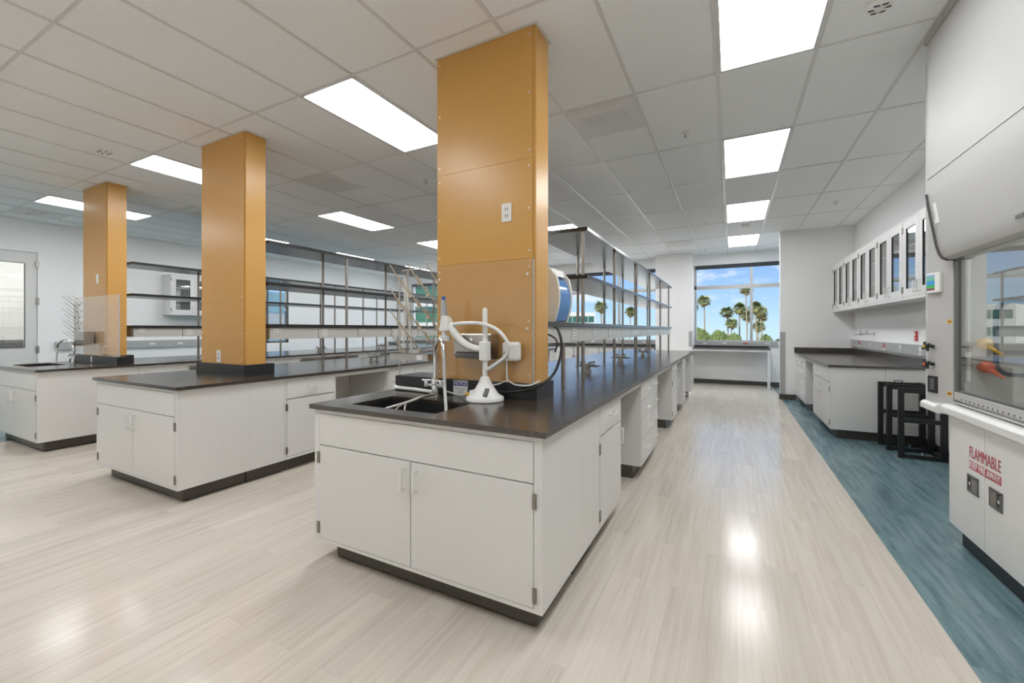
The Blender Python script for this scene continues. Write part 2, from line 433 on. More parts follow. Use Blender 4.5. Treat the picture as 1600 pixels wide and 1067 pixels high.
def ceil_disc(x, y, r, label, cat, name, big=False):
    t = thing(name, label, cat, (x, y, ZC), 0)
    if big:
        MB().lathe([(r, .004), (r, -.014), (r * .75, -.026), (r * .3, -.03)], (0, 0, 0), 24).build('base', 'white_plastic', t, smooth=True)
        for a in range(6):
            an = a * PI / 3
            m = MB().box(r * .55 * math.cos(an) - .014, r * .55 * math.cos(an) + .014, r * .55 * math.sin(an) - .005, r * .55 * math.sin(an) + .005, -.031, -.021)
            m.build('sensor_slot', 'slot', t)
    else:
        MB().lathe([(r, .004), (r, -.005), (r * .45, -.012)], (0, 0, 0), 20).build('escutcheon', 'white_plastic', t, smooth=True)
        MB().cyl((0, 0, -.012), (0, 0, -.045), .006).cyl((0, 0, -.045), (0, 0, -.048), .016).build('sprinkler_head', 'steel', t)
ceil_disc(-5.9, 1.96, .085, 'white round smoke detector with dark slots left of the middle column', 'smoke detector', 'smoke_detector', True)
ceil_disc(-7.3, 1.35, .075, 'faint white ceiling detector near the upper left edge', 'smoke detector', 'smoke_detector', True)
ceil_disc(.765, 3.18, .07, 'white ceiling detector above the fume hood aisle', 'smoke detector', 'smoke_detector', True)
ceil_disc(.22, 8.74, .07, 'white detector between the two farthest aisle lights', 'smoke detector', 'smoke_detector', True)
ceil_disc(-.40, 4.38, .04, 'sprinkler head in the tile left of the aisle lights', 'sprinkler', 'ceiling_sprinkler')
ceil_disc(-3.45, 4.25, .04, 'sprinkler head beside the left edge of the nearest column', 'sprinkler', 'ceiling_sprinkler')
ceil_disc(-6.9, 4.3, .04, 'sprinkler head right of the middle column', 'sprinkler', 'ceiling_sprinkler')
ceil_disc(1.36, 7.75, .04, 'sprinkler head near the glass wall cabinets', 'sprinkler', 'ceiling_sprinkler')
ceil_disc(-.42, 8.1, .05, 'small sprinkler plate left of the third aisle light', 'sprinkler', 'ceiling_sprinkler')
ceil_disc(-.55, 11.0, .03, 'tiny sprinkler head near the window wall', 'sprinkler', 'ceiling_sprinkler')

# ------------------------------------------------------------------ casework
CZ0, CZ1 = .115, .887
def handle(parent, x, z, L=.1, vertical=True, y=0., mat='nickel'):
    t = .0115; d = .032
    if vertical: pts = [(x, y, z - L / 2), (x, y - d, z - L / 2), (x, y - d, z + L / 2), (x, y, z + L / 2)]
    else: pts = [(x - L / 2, y, z), (x - L / 2, y - d, z), (x + L / 2, y - d, z), (x + L / 2, y, z)]
    return MB().bars(pts, t).build('handle', mat, parent)
def fronts(root, x0, x1, z0, z1, name, hv, hx=None, hinge=None):
    """one door or drawer front, flush in its frame; handle and hinges are its sub-parts"""
    g = .003
    o = MB().box(x0 + g, x1 - g, -.0015, .018, z0 + g, z1 - g).build(name, 'white_cab', root)
    if hv == 'h': handle(o, (x0 + x1) / 2, (z0 + z1) / 2 + .01, .1, False)
    elif hv == 'v': handle(o, hx, z1 - .095, .1, True)
    if hinge is not None:
        for z in (z0 + .06, z1 - .075):
            MB().box(hinge - .009, hinge + .009, -.008, .004, z - .033, z + .033).build('hinge', 'hinge', o)
    return o
def base_cabinet(loc, rotz, w, depth, kind, label, name='base_cabinet', toe=(0, 0), group=None, toe_y=.075):
    r = thing(name, label, 'cabinet', loc, rotz, group)
    s = .02
    if kind == 'sink':
        body = MB().box(0, w, .02, .03, CZ0, CZ1).box(0, .018, .03, depth, CZ0, CZ1).box(w - .018, w, .03, depth, CZ0, CZ1).box(.018, w - .018, depth - .018, depth, CZ0, CZ1).box(.018, w - .018, .03, depth - .018, CZ0, CZ0 + .02)
    else:
        body = MB().box(0, w, .02, depth, CZ0, CZ1)
    op = []      # openings
    if kind == 'sink':
        s = .04; op = [(s, w - s, .134, .679), (s, w - s, .679, .864)]
    elif kind == 'drawer_door':
        op = [(s, w - s, .14, .686), (s, w - s, .69, .866)]
    elif kind == 'drawers':
        hs = [.14, .345, .525, .70, .866]; op = [(s, w - s, hs[k], hs[k + 1]) for k in range(4)]
    elif kind == 'two':
        op = [(s, w - s, .14, .686), (s, w - s, .69, .866)]
    zb, zt = op[0][2], op[-1][3]
    body.box(0, s, 0, .02, CZ0, CZ1).box(w - s, w, 0, .02, CZ0, CZ1).box(s, w - s, 0, .02, CZ0, zb).box(s, w - s, 0, .02, zt, CZ1)
    body.build('cabinet_body', 'white_cab', r)
    if kind == 'sink':
        fronts(r, s, w - s, .679, .864, 'front_panel', None)
        fronts(r, s, w / 2, .134, .679, 'door', 'v', w / 2 - .04, s - .004)
        fronts(r, w / 2, w - s, .134, .679, 'door', 'v', w / 2 + .04, w - s + .004)
    elif kind == 'drawer_door':
        fronts(r, s, w - s, .69, .866, 'drawer', 'h'); fronts(r, s, w - s, .14, .686, 'door', 'v', w - s - .045, s + .0)
    elif kind == 'drawers':
        for k in range(4): fronts(r, s, w - s, hs[k], hs[k + 1], 'drawer', 'h')
    elif kind == 'two':
        h = w / 2
        fronts(r, s, h, .69, .866, 'drawer', 'h'); fronts(r, h, w - s, .69, .866, 'drawer', 'h')
        fronts(r, s, h, .14, .686, 'door', 'v', h - .04, s); fronts(r, h, w - s, .14, .686, 'door', 'v', h + .04, w - s)
    MB().box(toe[0], w - toe[1], toe_y, depth - (.0 if kind == 'sink' else .02), 0, CZ0).build('toe_kick', 'toe', r, bevel=.02 if kind == 'sink' else 0)
    return r

def outlet_plate(root, cx, cz, y, w=.07, h=.115, n=2, name='outlet', m='outlet', vertical=True, face=-1):
    """faceplate on a face looking towards local -Y"""
    o = MB(root).box(cx - w / 2, cx + w / 2, y - .006, y, cz - h / 2, cz + h / 2).build(name, m, root, bevel=.002)
    s = MB(root)
    for k in range(n):
        zz = cz + ((k - (n - 1) / 2) * .042 if vertical else 0); xx = cx + (0 if vertical else (k - (n - 1) / 2) * .042)
        s.box(xx - .009, xx - .006, y - .0075, y - .006, zz - .008, zz + .006).box(xx + .006, xx + .009, y - .0075, y - .006, zz - .008, zz + .006)
    s.build('outlet_slot', 'slot', o)
    return o

YF0, YE = 1.65, 9.50            # islands: near end, far end
ISL = [
    dict(n='nearest', x0=-2.211, x1=-.700, c0=-1.842, c1=-1.082, sink=True, curb=(-2.205, -1.062, 2.362, 2.64)),
    dict(n='middle', x0=-5.215, x1=-3.729, c0=-4.886, c1=-4.124, sink=False, curb=(-4.93, -4.09, 2.362, 2.66)),
    dict(n='left', x0=-8.18, x1=-6.667, c0=-7.846, c1=-7.115, sink=True, curb=(-8.17, -6.70, 2.345, 2.66)),
]
CY0, CY1 = 2.39, 2.59
UNITS = [(2.54, 3.12, 'drawer_door', 'one drawer above one door just behind the column'),
         (3.905, 4.365, 'drawers', 'four drawers, nearer of the drawer pair'),
         (4.365, 4.83, 'drawers', 'four drawers, farther of the drawer pair'),
         (6.10, 6.70, 'drawer_door', 'one drawer above one door, past the drawer pair'),
         (7.47, 7.97, 'drawers', 'four drawers, near the far end'),
         (9.10, 9.47, 'drawers', 'four drawers, at the very far end')]
for I in ISL:
    n, x0, x1 = I['n'], I['x0'], I['x1']; xc = x1 - .025; xm = (x0 + x1) / 2
    # --- worktop (with sink cut-out and column curb)
    t = thing('worktop', 'long black worktop of the %s laboratory island' % n, 'worktop', (xm, (YF0 + YE) / 2, ZT - .026))
    m = MB(t); z0, z1 = ZT - .026, ZT
    if I['sink']:
        dx = x1 + .700; sx0, sx1, sy0, sy1 = -1.985 + dx, -1.37 + dx, 1.76, 2.10
        m.box(x0, x1, YF0, sy0, z0, z1).box(x0, sx0, sy0, sy1, z0, z1).box(sx1, x1, sy0, sy1, z0, z1).box(x0, x1, sy1, YE, z0, z1)
    else:
        m.box(x0, x1, YF0, YE, z0, z1)
    m.build('worktop_slab', 'black_top', t)
    a, b_, c, d = I['curb']
    k = MB(t)
    if n == 'left': k.box(a, b_, c, 2.465, ZT, ZT + .10).box(I['c0'] - .02, I['c1'] + .02, 2.465, d, ZT, ZT + .10)
    else: k.box(a, b_, c, d, ZT, ZT + .10)
    k.build('curb', 'black', t, bevel=.002)
    if I['sink']:
        k = MB(t); q = .012; zb = ZT - .25
        k.box(sx0 - q, sx0, sy0 - q, sy1 + q, zb, z0 + .002).box(sx1, sx1 + q, sy0 - q, sy1 + q, zb, z0 + .002)
        k.box(sx0, sx1, sy0 - q, sy0, zb, z0 + .002).box(sx0, sx1, sy1, sy1 + q, zb, z0 + .002).box(sx0, sx1, sy0, sy1, zb - q, zb)
        k.build('sink_basin', 'black', t)
    # --- sink / end cabinet facing the viewer
    lab = {'nearest': 'white double-door cabinet under the sink at the near end of the nearest island',
           'middle': 'white double-door cabinet at the near end of the middle island',
           'left': 'white double-door cabinet at the near end of the left island'}[n]
    base_cabinet((x0 + .022, YF0 + .022, 0), 0, x1 - x0 - .047, .545, 'sink', lab, 'sink_cabinet' if I['sink'] else 'end_cabinet', (.10, .055), None, .065)
    # --- filler beside the column
    f = thing('filler_panel', 'plain white panel on the %s island between end cabinet and drawers' % n, 'panel', (xc, 2.218, 0), PI / 2)
    MB().box(0, .32, 0, .5, CZ0, CZ1).build('panel_body', 'white_cab', f)
    MB().box(0, .32, .055, .5, 0, CZ0).build('toe_kick', 'toe', f)
    for u0, u1, kind, what in UNITS:
        base_cabinet((xc, u0, 0), PI / 2, u1 - u0, .66, kind, 'white %s island cabinet with %s' % (n, what))
    # --- service core closing the knee spaces
    t = thing('service_core', 'white panel and rail closing the knee spaces under the %s island' % n, 'panel', (xm, 6, 0))
    MB(t).box(xm - .05, xc - .68, 2.55, YE - .03, 0, CZ1).build('core_panel', 'white_cab', t)
    for a, b_ in ((3.122, 3.903), (4.832, 6.098), (6.702, 7.468), (7.972, 9.098)):
        MB(t).box(xc - .02, xc - .002, a, b_, .845, CZ1).build('apron_rail', 'white_cab', t)
    # --- column
    c0, c1 = I['c0'], I['c1']; zb = ZT + .10
    t = thing('column', {'nearest': 'tall ochre-clad column standing on the nearest island, largest of the three',
                         'middle': 'ochre-clad column rising from the middle island', 'left': 'ochre-clad column rising from the left island'}[n], 'column', ((c0 + c1) / 2, 2.49, zb))
    t['kind'] = 'thing'
    MB(t).box(c0 + .012, c1, CY0 + .008, CY1, zb, ZC).build('column_shaft', 'orange', t)
    zs = [zb, 1.80, 2.43, ZC - .004] if n == 'nearest' else [zb, 1.62, ZC - .004]
    for za, zz in zip(zs[:-1], zs[1:]):
        p = MB(t).box(c0, c1 - .022, CY0, CY0 + .007, za + .0008, zz - .0008).build('cladding_panel', 'orange', t)
        for xx in (c0 + .022, c1 - .045):
            for q in (za + .05, (za + zz) / 2, zz - .05):
                MB(t).cyl((xx, CY0 - .003, q), (xx, CY0, q), .006, n=10).build('screw', 'nickel', p)
    k = .018
    MB(t).box(c0 - k, c1 + k, CY0 - k, CY0, ZC - .004, ZC - .001).box(c1, c1 + k, CY0, CY1 + k, ZC - .004, ZC - .001).box(c0 - k, c0, CY0, CY1, ZC - .004, ZC - .001).build('ceiling_trim', 'tee', t)
    # --- reagent shelving
    sx0, sx1 = x1 - .96, x1 - .43; pr, pl = x1 - .48, x1 - .91
    near = 3.60 if n == 'nearest' else 2.64
    t = thing('reagent_shelf', 'three-tier black shelf on steel posts along the %s island' % n, 'shelving', ((sx0 + sx1) / 2, 6, ZT))
    for z, nm, ya in ((2.262, 'top_shelf', near), (1.838, 'middle_shelf', near), (1.409, 'lower_shelf', 2.64)):
        MB(t).box(sx0, sx1, ya, 9.49, z - .034, z).build(nm, 'shelf_black', t, bevel=.002)
    ps = ([3.13] if n == 'nearest' else []) + [3.66 if n != 'nearest' else 3.63, 4.76, 5.92, 7.06, 8.2, 9.36]
    for q, py in enumerate(ps):
        for px in (pl, pr):
            z1 = 1.254 if (q == 0 and n == 'nearest') else 2.228
            MB(t).cyl((px, py, ZT), (px, py, z1), .0155, n=14).build('post', 'postmetal', t, smooth=True)
    # power wireway under the lower shelf: one box per module, with outlets
    yy = 2.66; e = .02; mod = 0
    while yy < 9.4:
        y2 = min(yy + .575, 9.46)
        w_ = MB(t).box(sx0 + e, sx1 - e, yy + .005, y2 - .005, 1.254, 1.374).build('wireway', 'grey_warm', t)
        o = MB(t); xo = sx1 - e
        o.box(xo, xo + .004, yy + .05, yy + .12, 1.325, 1.36)
        if mod % 2: o.box(xo, xo + .004, yy + .05, yy + .12, 1.275, 1.31)
        o.build('outlet', 'outlet', w_)
        s = MB(t)
        for k in (0, 1):
            for z in ([1.342] + ([1.292] if mod % 2 else [])):
                s.box(xo + .004, xo + .0055, yy + .068 + k * .034 - .006, yy + .068 + k * .034 + .006, z - .006, z + .006)
        s.build('outlet_slot', 'slot', w_)
        yy += .575; mod += 1
    # --- service turrets on the worktop
    for q, ty in enumerate((4.27, 5.72, 7.35)):
        tx = x1 - .64
        v = thing('gas_turret', 'chrome service turret with cross taps, %s along the %s island' % (('first', 'second', 'third')[q], n), 'lab tap', (tx, ty, ZT), 0, 'bench service turrets')
        for sgn, nm in ((-1, 0), (1, 1)):
            m = MB(); by = sgn * .055
            m.cyl((0, by, 0), (0, by, .012), .03).cyl((0, by, .012), (0, by, .075), .019).cyl((0, by, .075), (0, by, .085), .024)
            m.build('turret_base', 'steel', v, smooth=True)
            h = MB()
            for an in (0, PI):
                dx, dy = math.cos(an), math.sin(an)
                h.cyl((dx * .015, by, .062), (dx * .062, by, .062), .009).cyl((dx * .05, by, .062), (dx * .05, by, .098), .0075).cyl((dx * .05 - .018, by, .1), (dx * .05 + .018, by, .1), .006)
                h.cyl((dx * .062, by, .062), (dx * .125, by, .056), .0065, .004)
            h.build('tap_arm', 'steel', v, smooth=True)

# ------------------------------------------------------------------ sink furniture on the nearest and left islands
PEGS = [(k, z) for k in range(5) for z in ((1.688, 1.52, 1.366, 1.207) if k % 2 == 0 else (1.60, 1.44, 1.287))]
def round_panel(xa, xb, za, zb, r=.03, n=6):
    pts = [(xa, za), (xb, za), (xb, zb)]
    for k in range(n + 1):
        a = PI / 2 + k / n * PI / 2
        pts.append((xa + r + r * math.cos(a), zb - r + r * math.sin(a)))
    return pts
def drying_rack(xa, xb, label, pr=.0055, pm='peg'):
    t = thing('drying_rack', label, 'drying rack', ((xa + xb) / 2, 2.40, ZT + .10))
    MB(t).prism(round_panel(xa, xb, ZT + .101, 1.79), 'y', 2.395, 2.407).build('back_panel', 'acrylic', t)
    MB(t).box(xa - .004, xa, 2.395, 2.407, ZT + .101, 1.75).box(xa + .03, xb, 2.395, 2.407, 1.79, 1.794).build('panel_edge', 'white_plastic', t)
    m = MB(t).box(xa, xb, 2.30, 2.394, 1.135, 1.14).box(xa, xb, 2.30, 2.305, 1.14, 1.18).box(xa, xb, 2.388, 2.394, 1.14, 1.18).box(xa, xa + .005, 2.305, 2.388, 1.14, 1.18).box(xb - .005, xb, 2.305, 2.388, 1.14, 1.18)
    m.build('drip_trough', 'steel', t)
    MB(t).box(xb - .10, xb - .05, 2.2985, 2.30, 1.14, 1.175).build('label_plate', 'paper', t)
    for k, z in PEGS:
        x = xa + .035 + k * .08
        m = MB(t).cyl((x, 2.385, z), (x, 2.395, z), .014).cyl((x, 2.39, z), (x, 2.385 - .12, z + .125), pr, pr * .8, n=8)
        m.build('peg', pm, t, smooth=True)
    tb = MB(t).tube(spline([(xa + .04, 2.41, 1.74), (xa + .035, 2.42, 1.5), (xa + .01, 2.43, 1.2), (xa + .0, 2.43, 1.12)]), .008, 8)
    tb.tube(spline([(xa + .05, 2.41, 1.74), (xa + .07, 2.42, 1.5), (xa + .09, 2.43, 1.2), (xa + .09, 2.43, 1.14)]), .008, 8)
    tb.build('drain_tube', 'white_plastic', t, smooth=True)
drying_rack(-2.20, -1.852, 'clear pegboard drying rack with slanted pegs left of the nearest column')
drying_rack(-8.165, -7.86, 'pegboard drying rack with thin slanted pegs left of the left column', .0032, 'steel')
def sheet(xa, xb, y, label):
    t = thing('splash_shield', label, 'splash shield', ((xa + xb) / 2, y, ZT + .10))
    MB(t).box(xa, xb, y - .006, y + .004, ZT + .101, 1.79).build('clear_sheet', 'acrylic', t)
    MB(t).box(xb, xb + .004, y - .006, y + .004, ZT + .101, 1.79).build('sheet_edge', 'acr_edge', t)
    for xx in (xa + .04, -1.13 if xb > -3 else -7.16):
        for z in (1.36, 1.70):
            MB(t).cyl((xx, y - .010, z), (xx, y - .006, z), .008).build('standoff_screw', 'nickel', t, smooth=True)
    return t
sheet(-1.848, -1.092, 2.378, 'clear acrylic splash sheet screwed to the front of the nearest column')
sheet(-7.856, -6.71, 2.372, 'clear acrylic splash shield standing in front of the left column')

def towel_box(x0, x1, z0, z1, y1, label):
    t = thing('paper_towel_dispenser', label, 'towel dispenser', ((x0 + x1) / 2, y1, z0))
    y0 = y1 - .10
    MB(t).prism([(y0, z0 + .03), (y0 + .02, z0), (y1, z0), (y1, z1), (y0 + .006, z1), (y0, z1 - .006)], 'x', x0, x1).build('case', 'steel', t)
    MB(t).box(x0 + .02, x1 - .02, y0 - .002, y0 + .012, z0 + .032, z0 + .045).build('paper_slot', 'slot', t)
    MB(t).cyl(((x0 + x1) / 2, y0 - .008, z1 - .035), ((x0 + x1) / 2, y0, z1 - .035), .011).build('lock', 'chrome', t, smooth=True)
    return t
towel_box(-1.615, -1.335, 1.165, 1.325, 2.371, 'steel paper towel dispenser on the nearest column behind the white dispenser arm')
towel_box(-7.72, -7.42, 1.165, 1.325, 2.365, 'steel paper towel dispenser on the left column')

def faucet(x, y, label, reach=.16):
    t = thing('faucet', label, 'faucet', (x, y, ZT))
    MB().lathe([(.034, 0), (.034, .01), (.022, .02), (.02, .07), (.026, .075), (.026, .11), (.014, .12)], (0, 0, 0), 20).build('faucet_base', 'chrome', t, smooth=True)
    for s in (-1, 1):
        m = MB().cyl((0, 0, .06), (s * .06, -.01, .075), .011).cyl((s * .06, -.01, .06), (s * .06, -.01, .1), .016)
        for an in range(4):
            a = an * PI / 2 + .4
            m.cyl((s * .06, -.01, .1), (s * .06 + .032 * math.cos(a), -.01 + .032 * math.sin(a), .1), .006)
        m.build('cross_tap', 'chrome', t, smooth=True)
    return t
t = faucet(-1.75, 2.245, 'chrome gooseneck lab faucet behind the sink of the nearest island')
MB().tube(spline([(0, 0, .11), (0, 0, .27), (.03, -.02, .345), (.09, -.06, .375), (.14, -.10, .345), (.165, -.12, .26)]), .011, 12).build('gooseneck', 'chrome', t, smooth=True)
MB().tube(spline([(.165, -.12, .265), (.175, -.13, .16), (.185, -.14, .08), (.22, -.18, .02), (.27, -.24, -.05)]), .010, 10).build('spout_tube', 'tube_clear', t, smooth=True)
t = faucet(-7.56, 2.21, 'chrome gooseneck lab faucet behind the sink of the left island')
MB().tube(spline([(0, 0, .11), (0, 0, .20), (-.07, -.02, .285), (-.19, -.04, .30), (-.31, -.06, .23), (-.325, -.06, .13)]), .011, 12).build('gooseneck', 'chrome', t, smooth=True)
MB().tube(spline([(-.325, -.06, .135), (-.32, -.065, .07), (-.28, -.08, .0), (-.24, -.09, -.05)]), .009, 10).build('spout_tube', 'tube_clear', t, smooth=True)

def sign(x, z, y, w, h, label, title=None):
    t = thing('notice_sign' if title else 'small_label', label, 'sign', (x, y, z - h / 2))
    MB(t).box(x - w / 2, x + w / 2, y - .002, y, z - h / 2, z + h / 2).build('sign_plate', 'paper', t)
    if title:
        MB(t).box(x - w / 2 + .004, x + w / 2 - .004, y - .0026, y - .002, z + h * .08, z + h * .44).build('title_band', 'navy', t)
        text('title_lettering', title, h * .36, 'paper', t, frame_xf((0, y - .003 - t.location.y, z + h * .26 - t.location.z), (1, 0, 0), (0, 0, 1)), .82)
    m = MB(t)
    for k in range(3):
        m.box(x - w * .36 + .01 * k, x + w * .36 - .01 * k, y - .0026, y - .002, z - h * (.08 + .14 * k) - .003, z - h * (.08 + .14 * k))
    m.build('fine_print', 'ink', t)
    return t
sign(-1.625, .965, 2.361, .115, .088, 'small white NOTICE sign with navy band leaning on the nearest curb', 'NOTICE')
sign(-7.44, .965, 2.344, .05, .07, 'small white label on the curb of the left island')

# white water-dispensing arm
wx, wy = -1.355, 2.235
t = thing('water_dispenser_arm', 'white pure-water dispensing arm on a round foot beside the sink', 'water dispenser', (wx, wy, ZT))
MB().lathe([(.112, 0), (.117, .004), (.117, .02), (.112, .026)], (0, 0, 0), 40).build('foot', 'white_plastic', t, smooth=True)
MB().lathe([(.112, .0255), (.10, .030), (.082, .045), (.056, .085), (.034, .125), (.026, .145), (.0165, .15)], (0, 0, .0), 32).build('cone_base', 'white_plastic', t, smooth=True)
m = MB().box(.025, .06, -.112, -.068, .034, .10)
MB().prism([(-.085, .045), (-.055, .085), (-.05, .075), (-.08, .035)], 'x', .035, .062).build('display', 'grey_dark', t)
MB().cyl((0, 0, .148), (0, 0, .56), .0155, n=20).cyl((0, 0, .56), (0, 0, .575), .0155, .004, n=20).cyl((0, 0, .19), (0, 0, .195), .0165).cyl((0, 0, .40), (0, 0, .405), .0165).build('mast', 'white_plastic', t, smooth=True)
MB().box(-.03, .027, -.028, .028, .245, .365).build('sliding_collar', 'white_plastic', t, bevel=.008)
ap = spline([(-.015, 0, .318), (-.08, -.0, .322), (-.16, 0, .355), (-.23, 0, .42), (-.262, 0, .475)], 6)
m = MB()
for k in range(len(ap) - 1):
    pass
m.tube(ap, .021, 12, .027).build('curved_arm', 'white_plastic', t, smooth=True)
MB().prism([(-.335, .425), (-.26, .43), (-.262, .50), (-.285, .53), (-.318, .525)], 'y', -.03, .03).build('dispensing_head', 'white_plastic', t, bevel=.008)
MB().cyl((-.312, 0, .40), (-.312, 0, .43), .016).cyl((-.305, 0, .365), (-.305, 0, .40), .037, .037, n=24).build('filter_disc', 'white_plastic', t, smooth=True)
MB().cyl((-.312, 0, .515), (-.316, 0, .63), .024, .017, n=18).build('cartridge', 'grey', t, smooth=True)
MB().cyl((-.316, 0, .63), (-.317, 0, .652), .008, .014, n=14).build('cartridge_cap', 'blue', t, smooth=True)
MB().cyl((-.305, 0, .365), (-.305, 0, .335), .008, .004).build('outlet_tip', 'tube_clear', t, smooth=True)
hp = spline([(-.245, .0, .47), (-.15, -.03, .478), (.0, -.045, .475), (.105, -.03, .435), (.165, -.01, .355), (.15, .0, .285), (.09, .0, .235), (.015, .0, .19)], 14)
m = MB()
rad = [.0125 if (k // 1) % 2 else .0095 for k in range(len(hp))]
m.tube(hp, .01, 10, radii=rad).build('corrugated_hose', 'white_plastic', t, smooth=True, angle=80)
MB().cyl((-.135, -.01, .03), (-.10, -.005, .03), .011).build('hose_fitting', 'yellow', t, smooth=True)
MB().box(-.10, -.05, -.03, .03, .026, .06).build('side_block', 'white_plastic', t, bevel=.006)

tag(MB().tube(spline([(-2.20, 2.66, .93), (-2.235, 2.50, .935), (-2.185, 2.345, .932), (-2.0, 2.325, .930), (-1.85, 2.30, .929), (-1.78, 2.285, .929)]), .0135, 12).build('white_hose', 'white_plastic', smooth=True), 'thick white hose lying along the curb behind the sink', 'hose')
tag(MB().tube(spline([(-1.72, 2.315, .938), (-1.62, 2.30, .925), (-1.55, 2.27, .928), (-1.488, 2.23, .944)]), .007, 10).build('supply_tube', 'tube_clear', smooth=True), 'thin pale tube joining the faucet to the dispensing arm foot', 'tube')
m = MB().tube(spline([(-1.72, 2.2, .93), (-1.74, 2.1, .925), (-1.78, 1.98, .90), (-1.83, 1.88, .88)]), .009, 10)
tag(m.build('drain_tube', 'steel', smooth=True), 'grey tube hanging over the rim into the black sink', 'tube')
m = MB().tube(spline([(-1.745, 2.07, .915), (-1.765, 1.96, .90), (-1.75, 1.86, .875)]), .006, 10).tube(spline([(-1.76, 1.98, .90), (-1.70, 1.90, .895), (-1.65, 1.84, .84)]), .006, 10)
tag(m.build('forked_tube', 'steel', smooth=True), 'forked grey tube curling down into the black sink', 'tube')

# plug-in charger and outlets on the columns
t = thing('charger', 'white plug-in power box on the acrylic of the nearest column', 'charger', (-1.225, 2.371, 1.215))
MB(t).box(-1.29, -1.165, 2.325, 2.371, 1.155, 1.275).build('housing', 'white_plastic', t, bevel=.018)
MB(t).box(-1.275, -1.235, 2.3225, 2.325, 1.17, 1.215).build('socket_plate', 'grey_warm', t)
cb = spline([(-1.262, 2.345, 1.155), (-1.262, 2.345, 1.08), (-1.258, 2.345, 1.03)], 8)
MB(t).tube(cb, .006, 8).build('plug_cord', 'white_plastic', t, smooth=True)
tag(MB().tube(spline([(-1.40, 2.33, .99), (-1.32, 2.34, 1.005), (-1.258, 2.345, 1.03), (-1.20, 2.345, 1.008), (-1.10, 2.345, 1.01), (-1.045, 2.37, 1.04)]), .0045, 8).build('charging_cable', 'white_plastic', smooth=True), 'thin white cord hanging along the curb under the charger', 'cord')
tag(MB().tube(spline([(-1.05, 2.62, 1.37), (-1.02, 2.60, 1.36), (-.985, 2.58, 1.28), (-.98, 2.55, 1.18), (-1.0, 2.48, 1.07), (-1.055, 2.37, 1.005), (-1.15, 2.335, .975), (-1.28, 2.335, .96), (-1.36, 2.32, .975)]), .009, 10).build('black_cable', 'black_steel', smooth=True), 'thick black cable looping down beside the nearest column', 'cable')
tag(MB().tube(spline([(-1.145, 2.70, 1.33), (-1.05, 2.66, 1.28), (-1.05, 2.64, 1.20)]), .006, 8).build('short_cable', 'black_steel', smooth=True), 'short black cable under the lower shelf by the nearest column', 'cable')
def plate(x, z, label, name='wall_outlet', n=2, y=CY0):
    t = thing(name, label, 'outlet' if n else 'switch', (x, y, z - .06))
    o = MB(t).box(x - .036, x + .036, y - .006, y, z - .06, z + .06).build('cover_plate', 'outlet', t, bevel=.002)
    if n:
        s = MB(t)
        for k in (-.022, .022):
            s.box(x - .01, x - .006, y - .0075, y - .006, z + k - .006, z + k + .01).box(x + .006, x + .01, y - .0075, y - .006, z + k - .006, z + k + .01).box(x - .003, x + .003, y - .0075, y - .006, z + k - .014, z + k - .009)
        s.build('socket_slot', 'slot', t)
        MB(t).box(x + .018, x + .024, y - .008, y - .006, z - .012, z + .03).build('test_button', 'paper', t)
    else:
        MB(t).box(x - .014, x + .014, y - .010, y - .006, z - .03, z + .03).build('rocker', 'white_plastic', t)
plate(-1.285, 2.105, 'white double outlet high on the nearest column')
plate(-4.565, 1.085, 'white double outlet low on the middle column')
plate(-7.385, 2.02, 'white switch plate on the left column', 'light_switch', 0)

# paper towel roll dispenser with blue cover on the lower shelf end
t = thing('towel_roll_dispenser', 'white dispenser with translucent blue front on the lower shelf behind the nearest column', 'towel dispenser', (-1.30, 3.10, 1.409))
pr = [(-1.42, 1.4095), (-1.19, 1.4095)] + [(-1.19 + .04 * math.sin(PI * k / 8), 1.41 + .40 * k / 8) for k in range(1, 8)] + [(-1.24, 1.835), (-1.42, 1.82)]
MB(t).prism(pr, 'y', 2.97, 3.00).prism(pr, 'y', 3.24, 3.27).prism([(-1.42, 1.4095), (-1.26, 1.4095), (-1.26, 1.82), (-1.42, 1.82)], 'y', 3.0, 3.24).build('shell', 'cream_plastic', t, bevel=.004)
MB(t).prism([(-1.25, 1.42), (-1.195, 1.42)] + [(-1.20 + .045 * math.sin(PI * k / 8), 1.42 + .33 * k / 8) for k in range(1, 8)] + [(-1.21, 1.75), (-1.25, 1.76)], 'y', 3.002, 3.238).build('blue_cover', 'bluecover', t, smooth=True)
MB(t).prism([(-1.258, 1.77), (-1.205, 1.77), (-1.225, 1.825), (-1.258, 1.82)], 'y', 3.002, 3.238).build('top_lid', 'white_plastic', t)

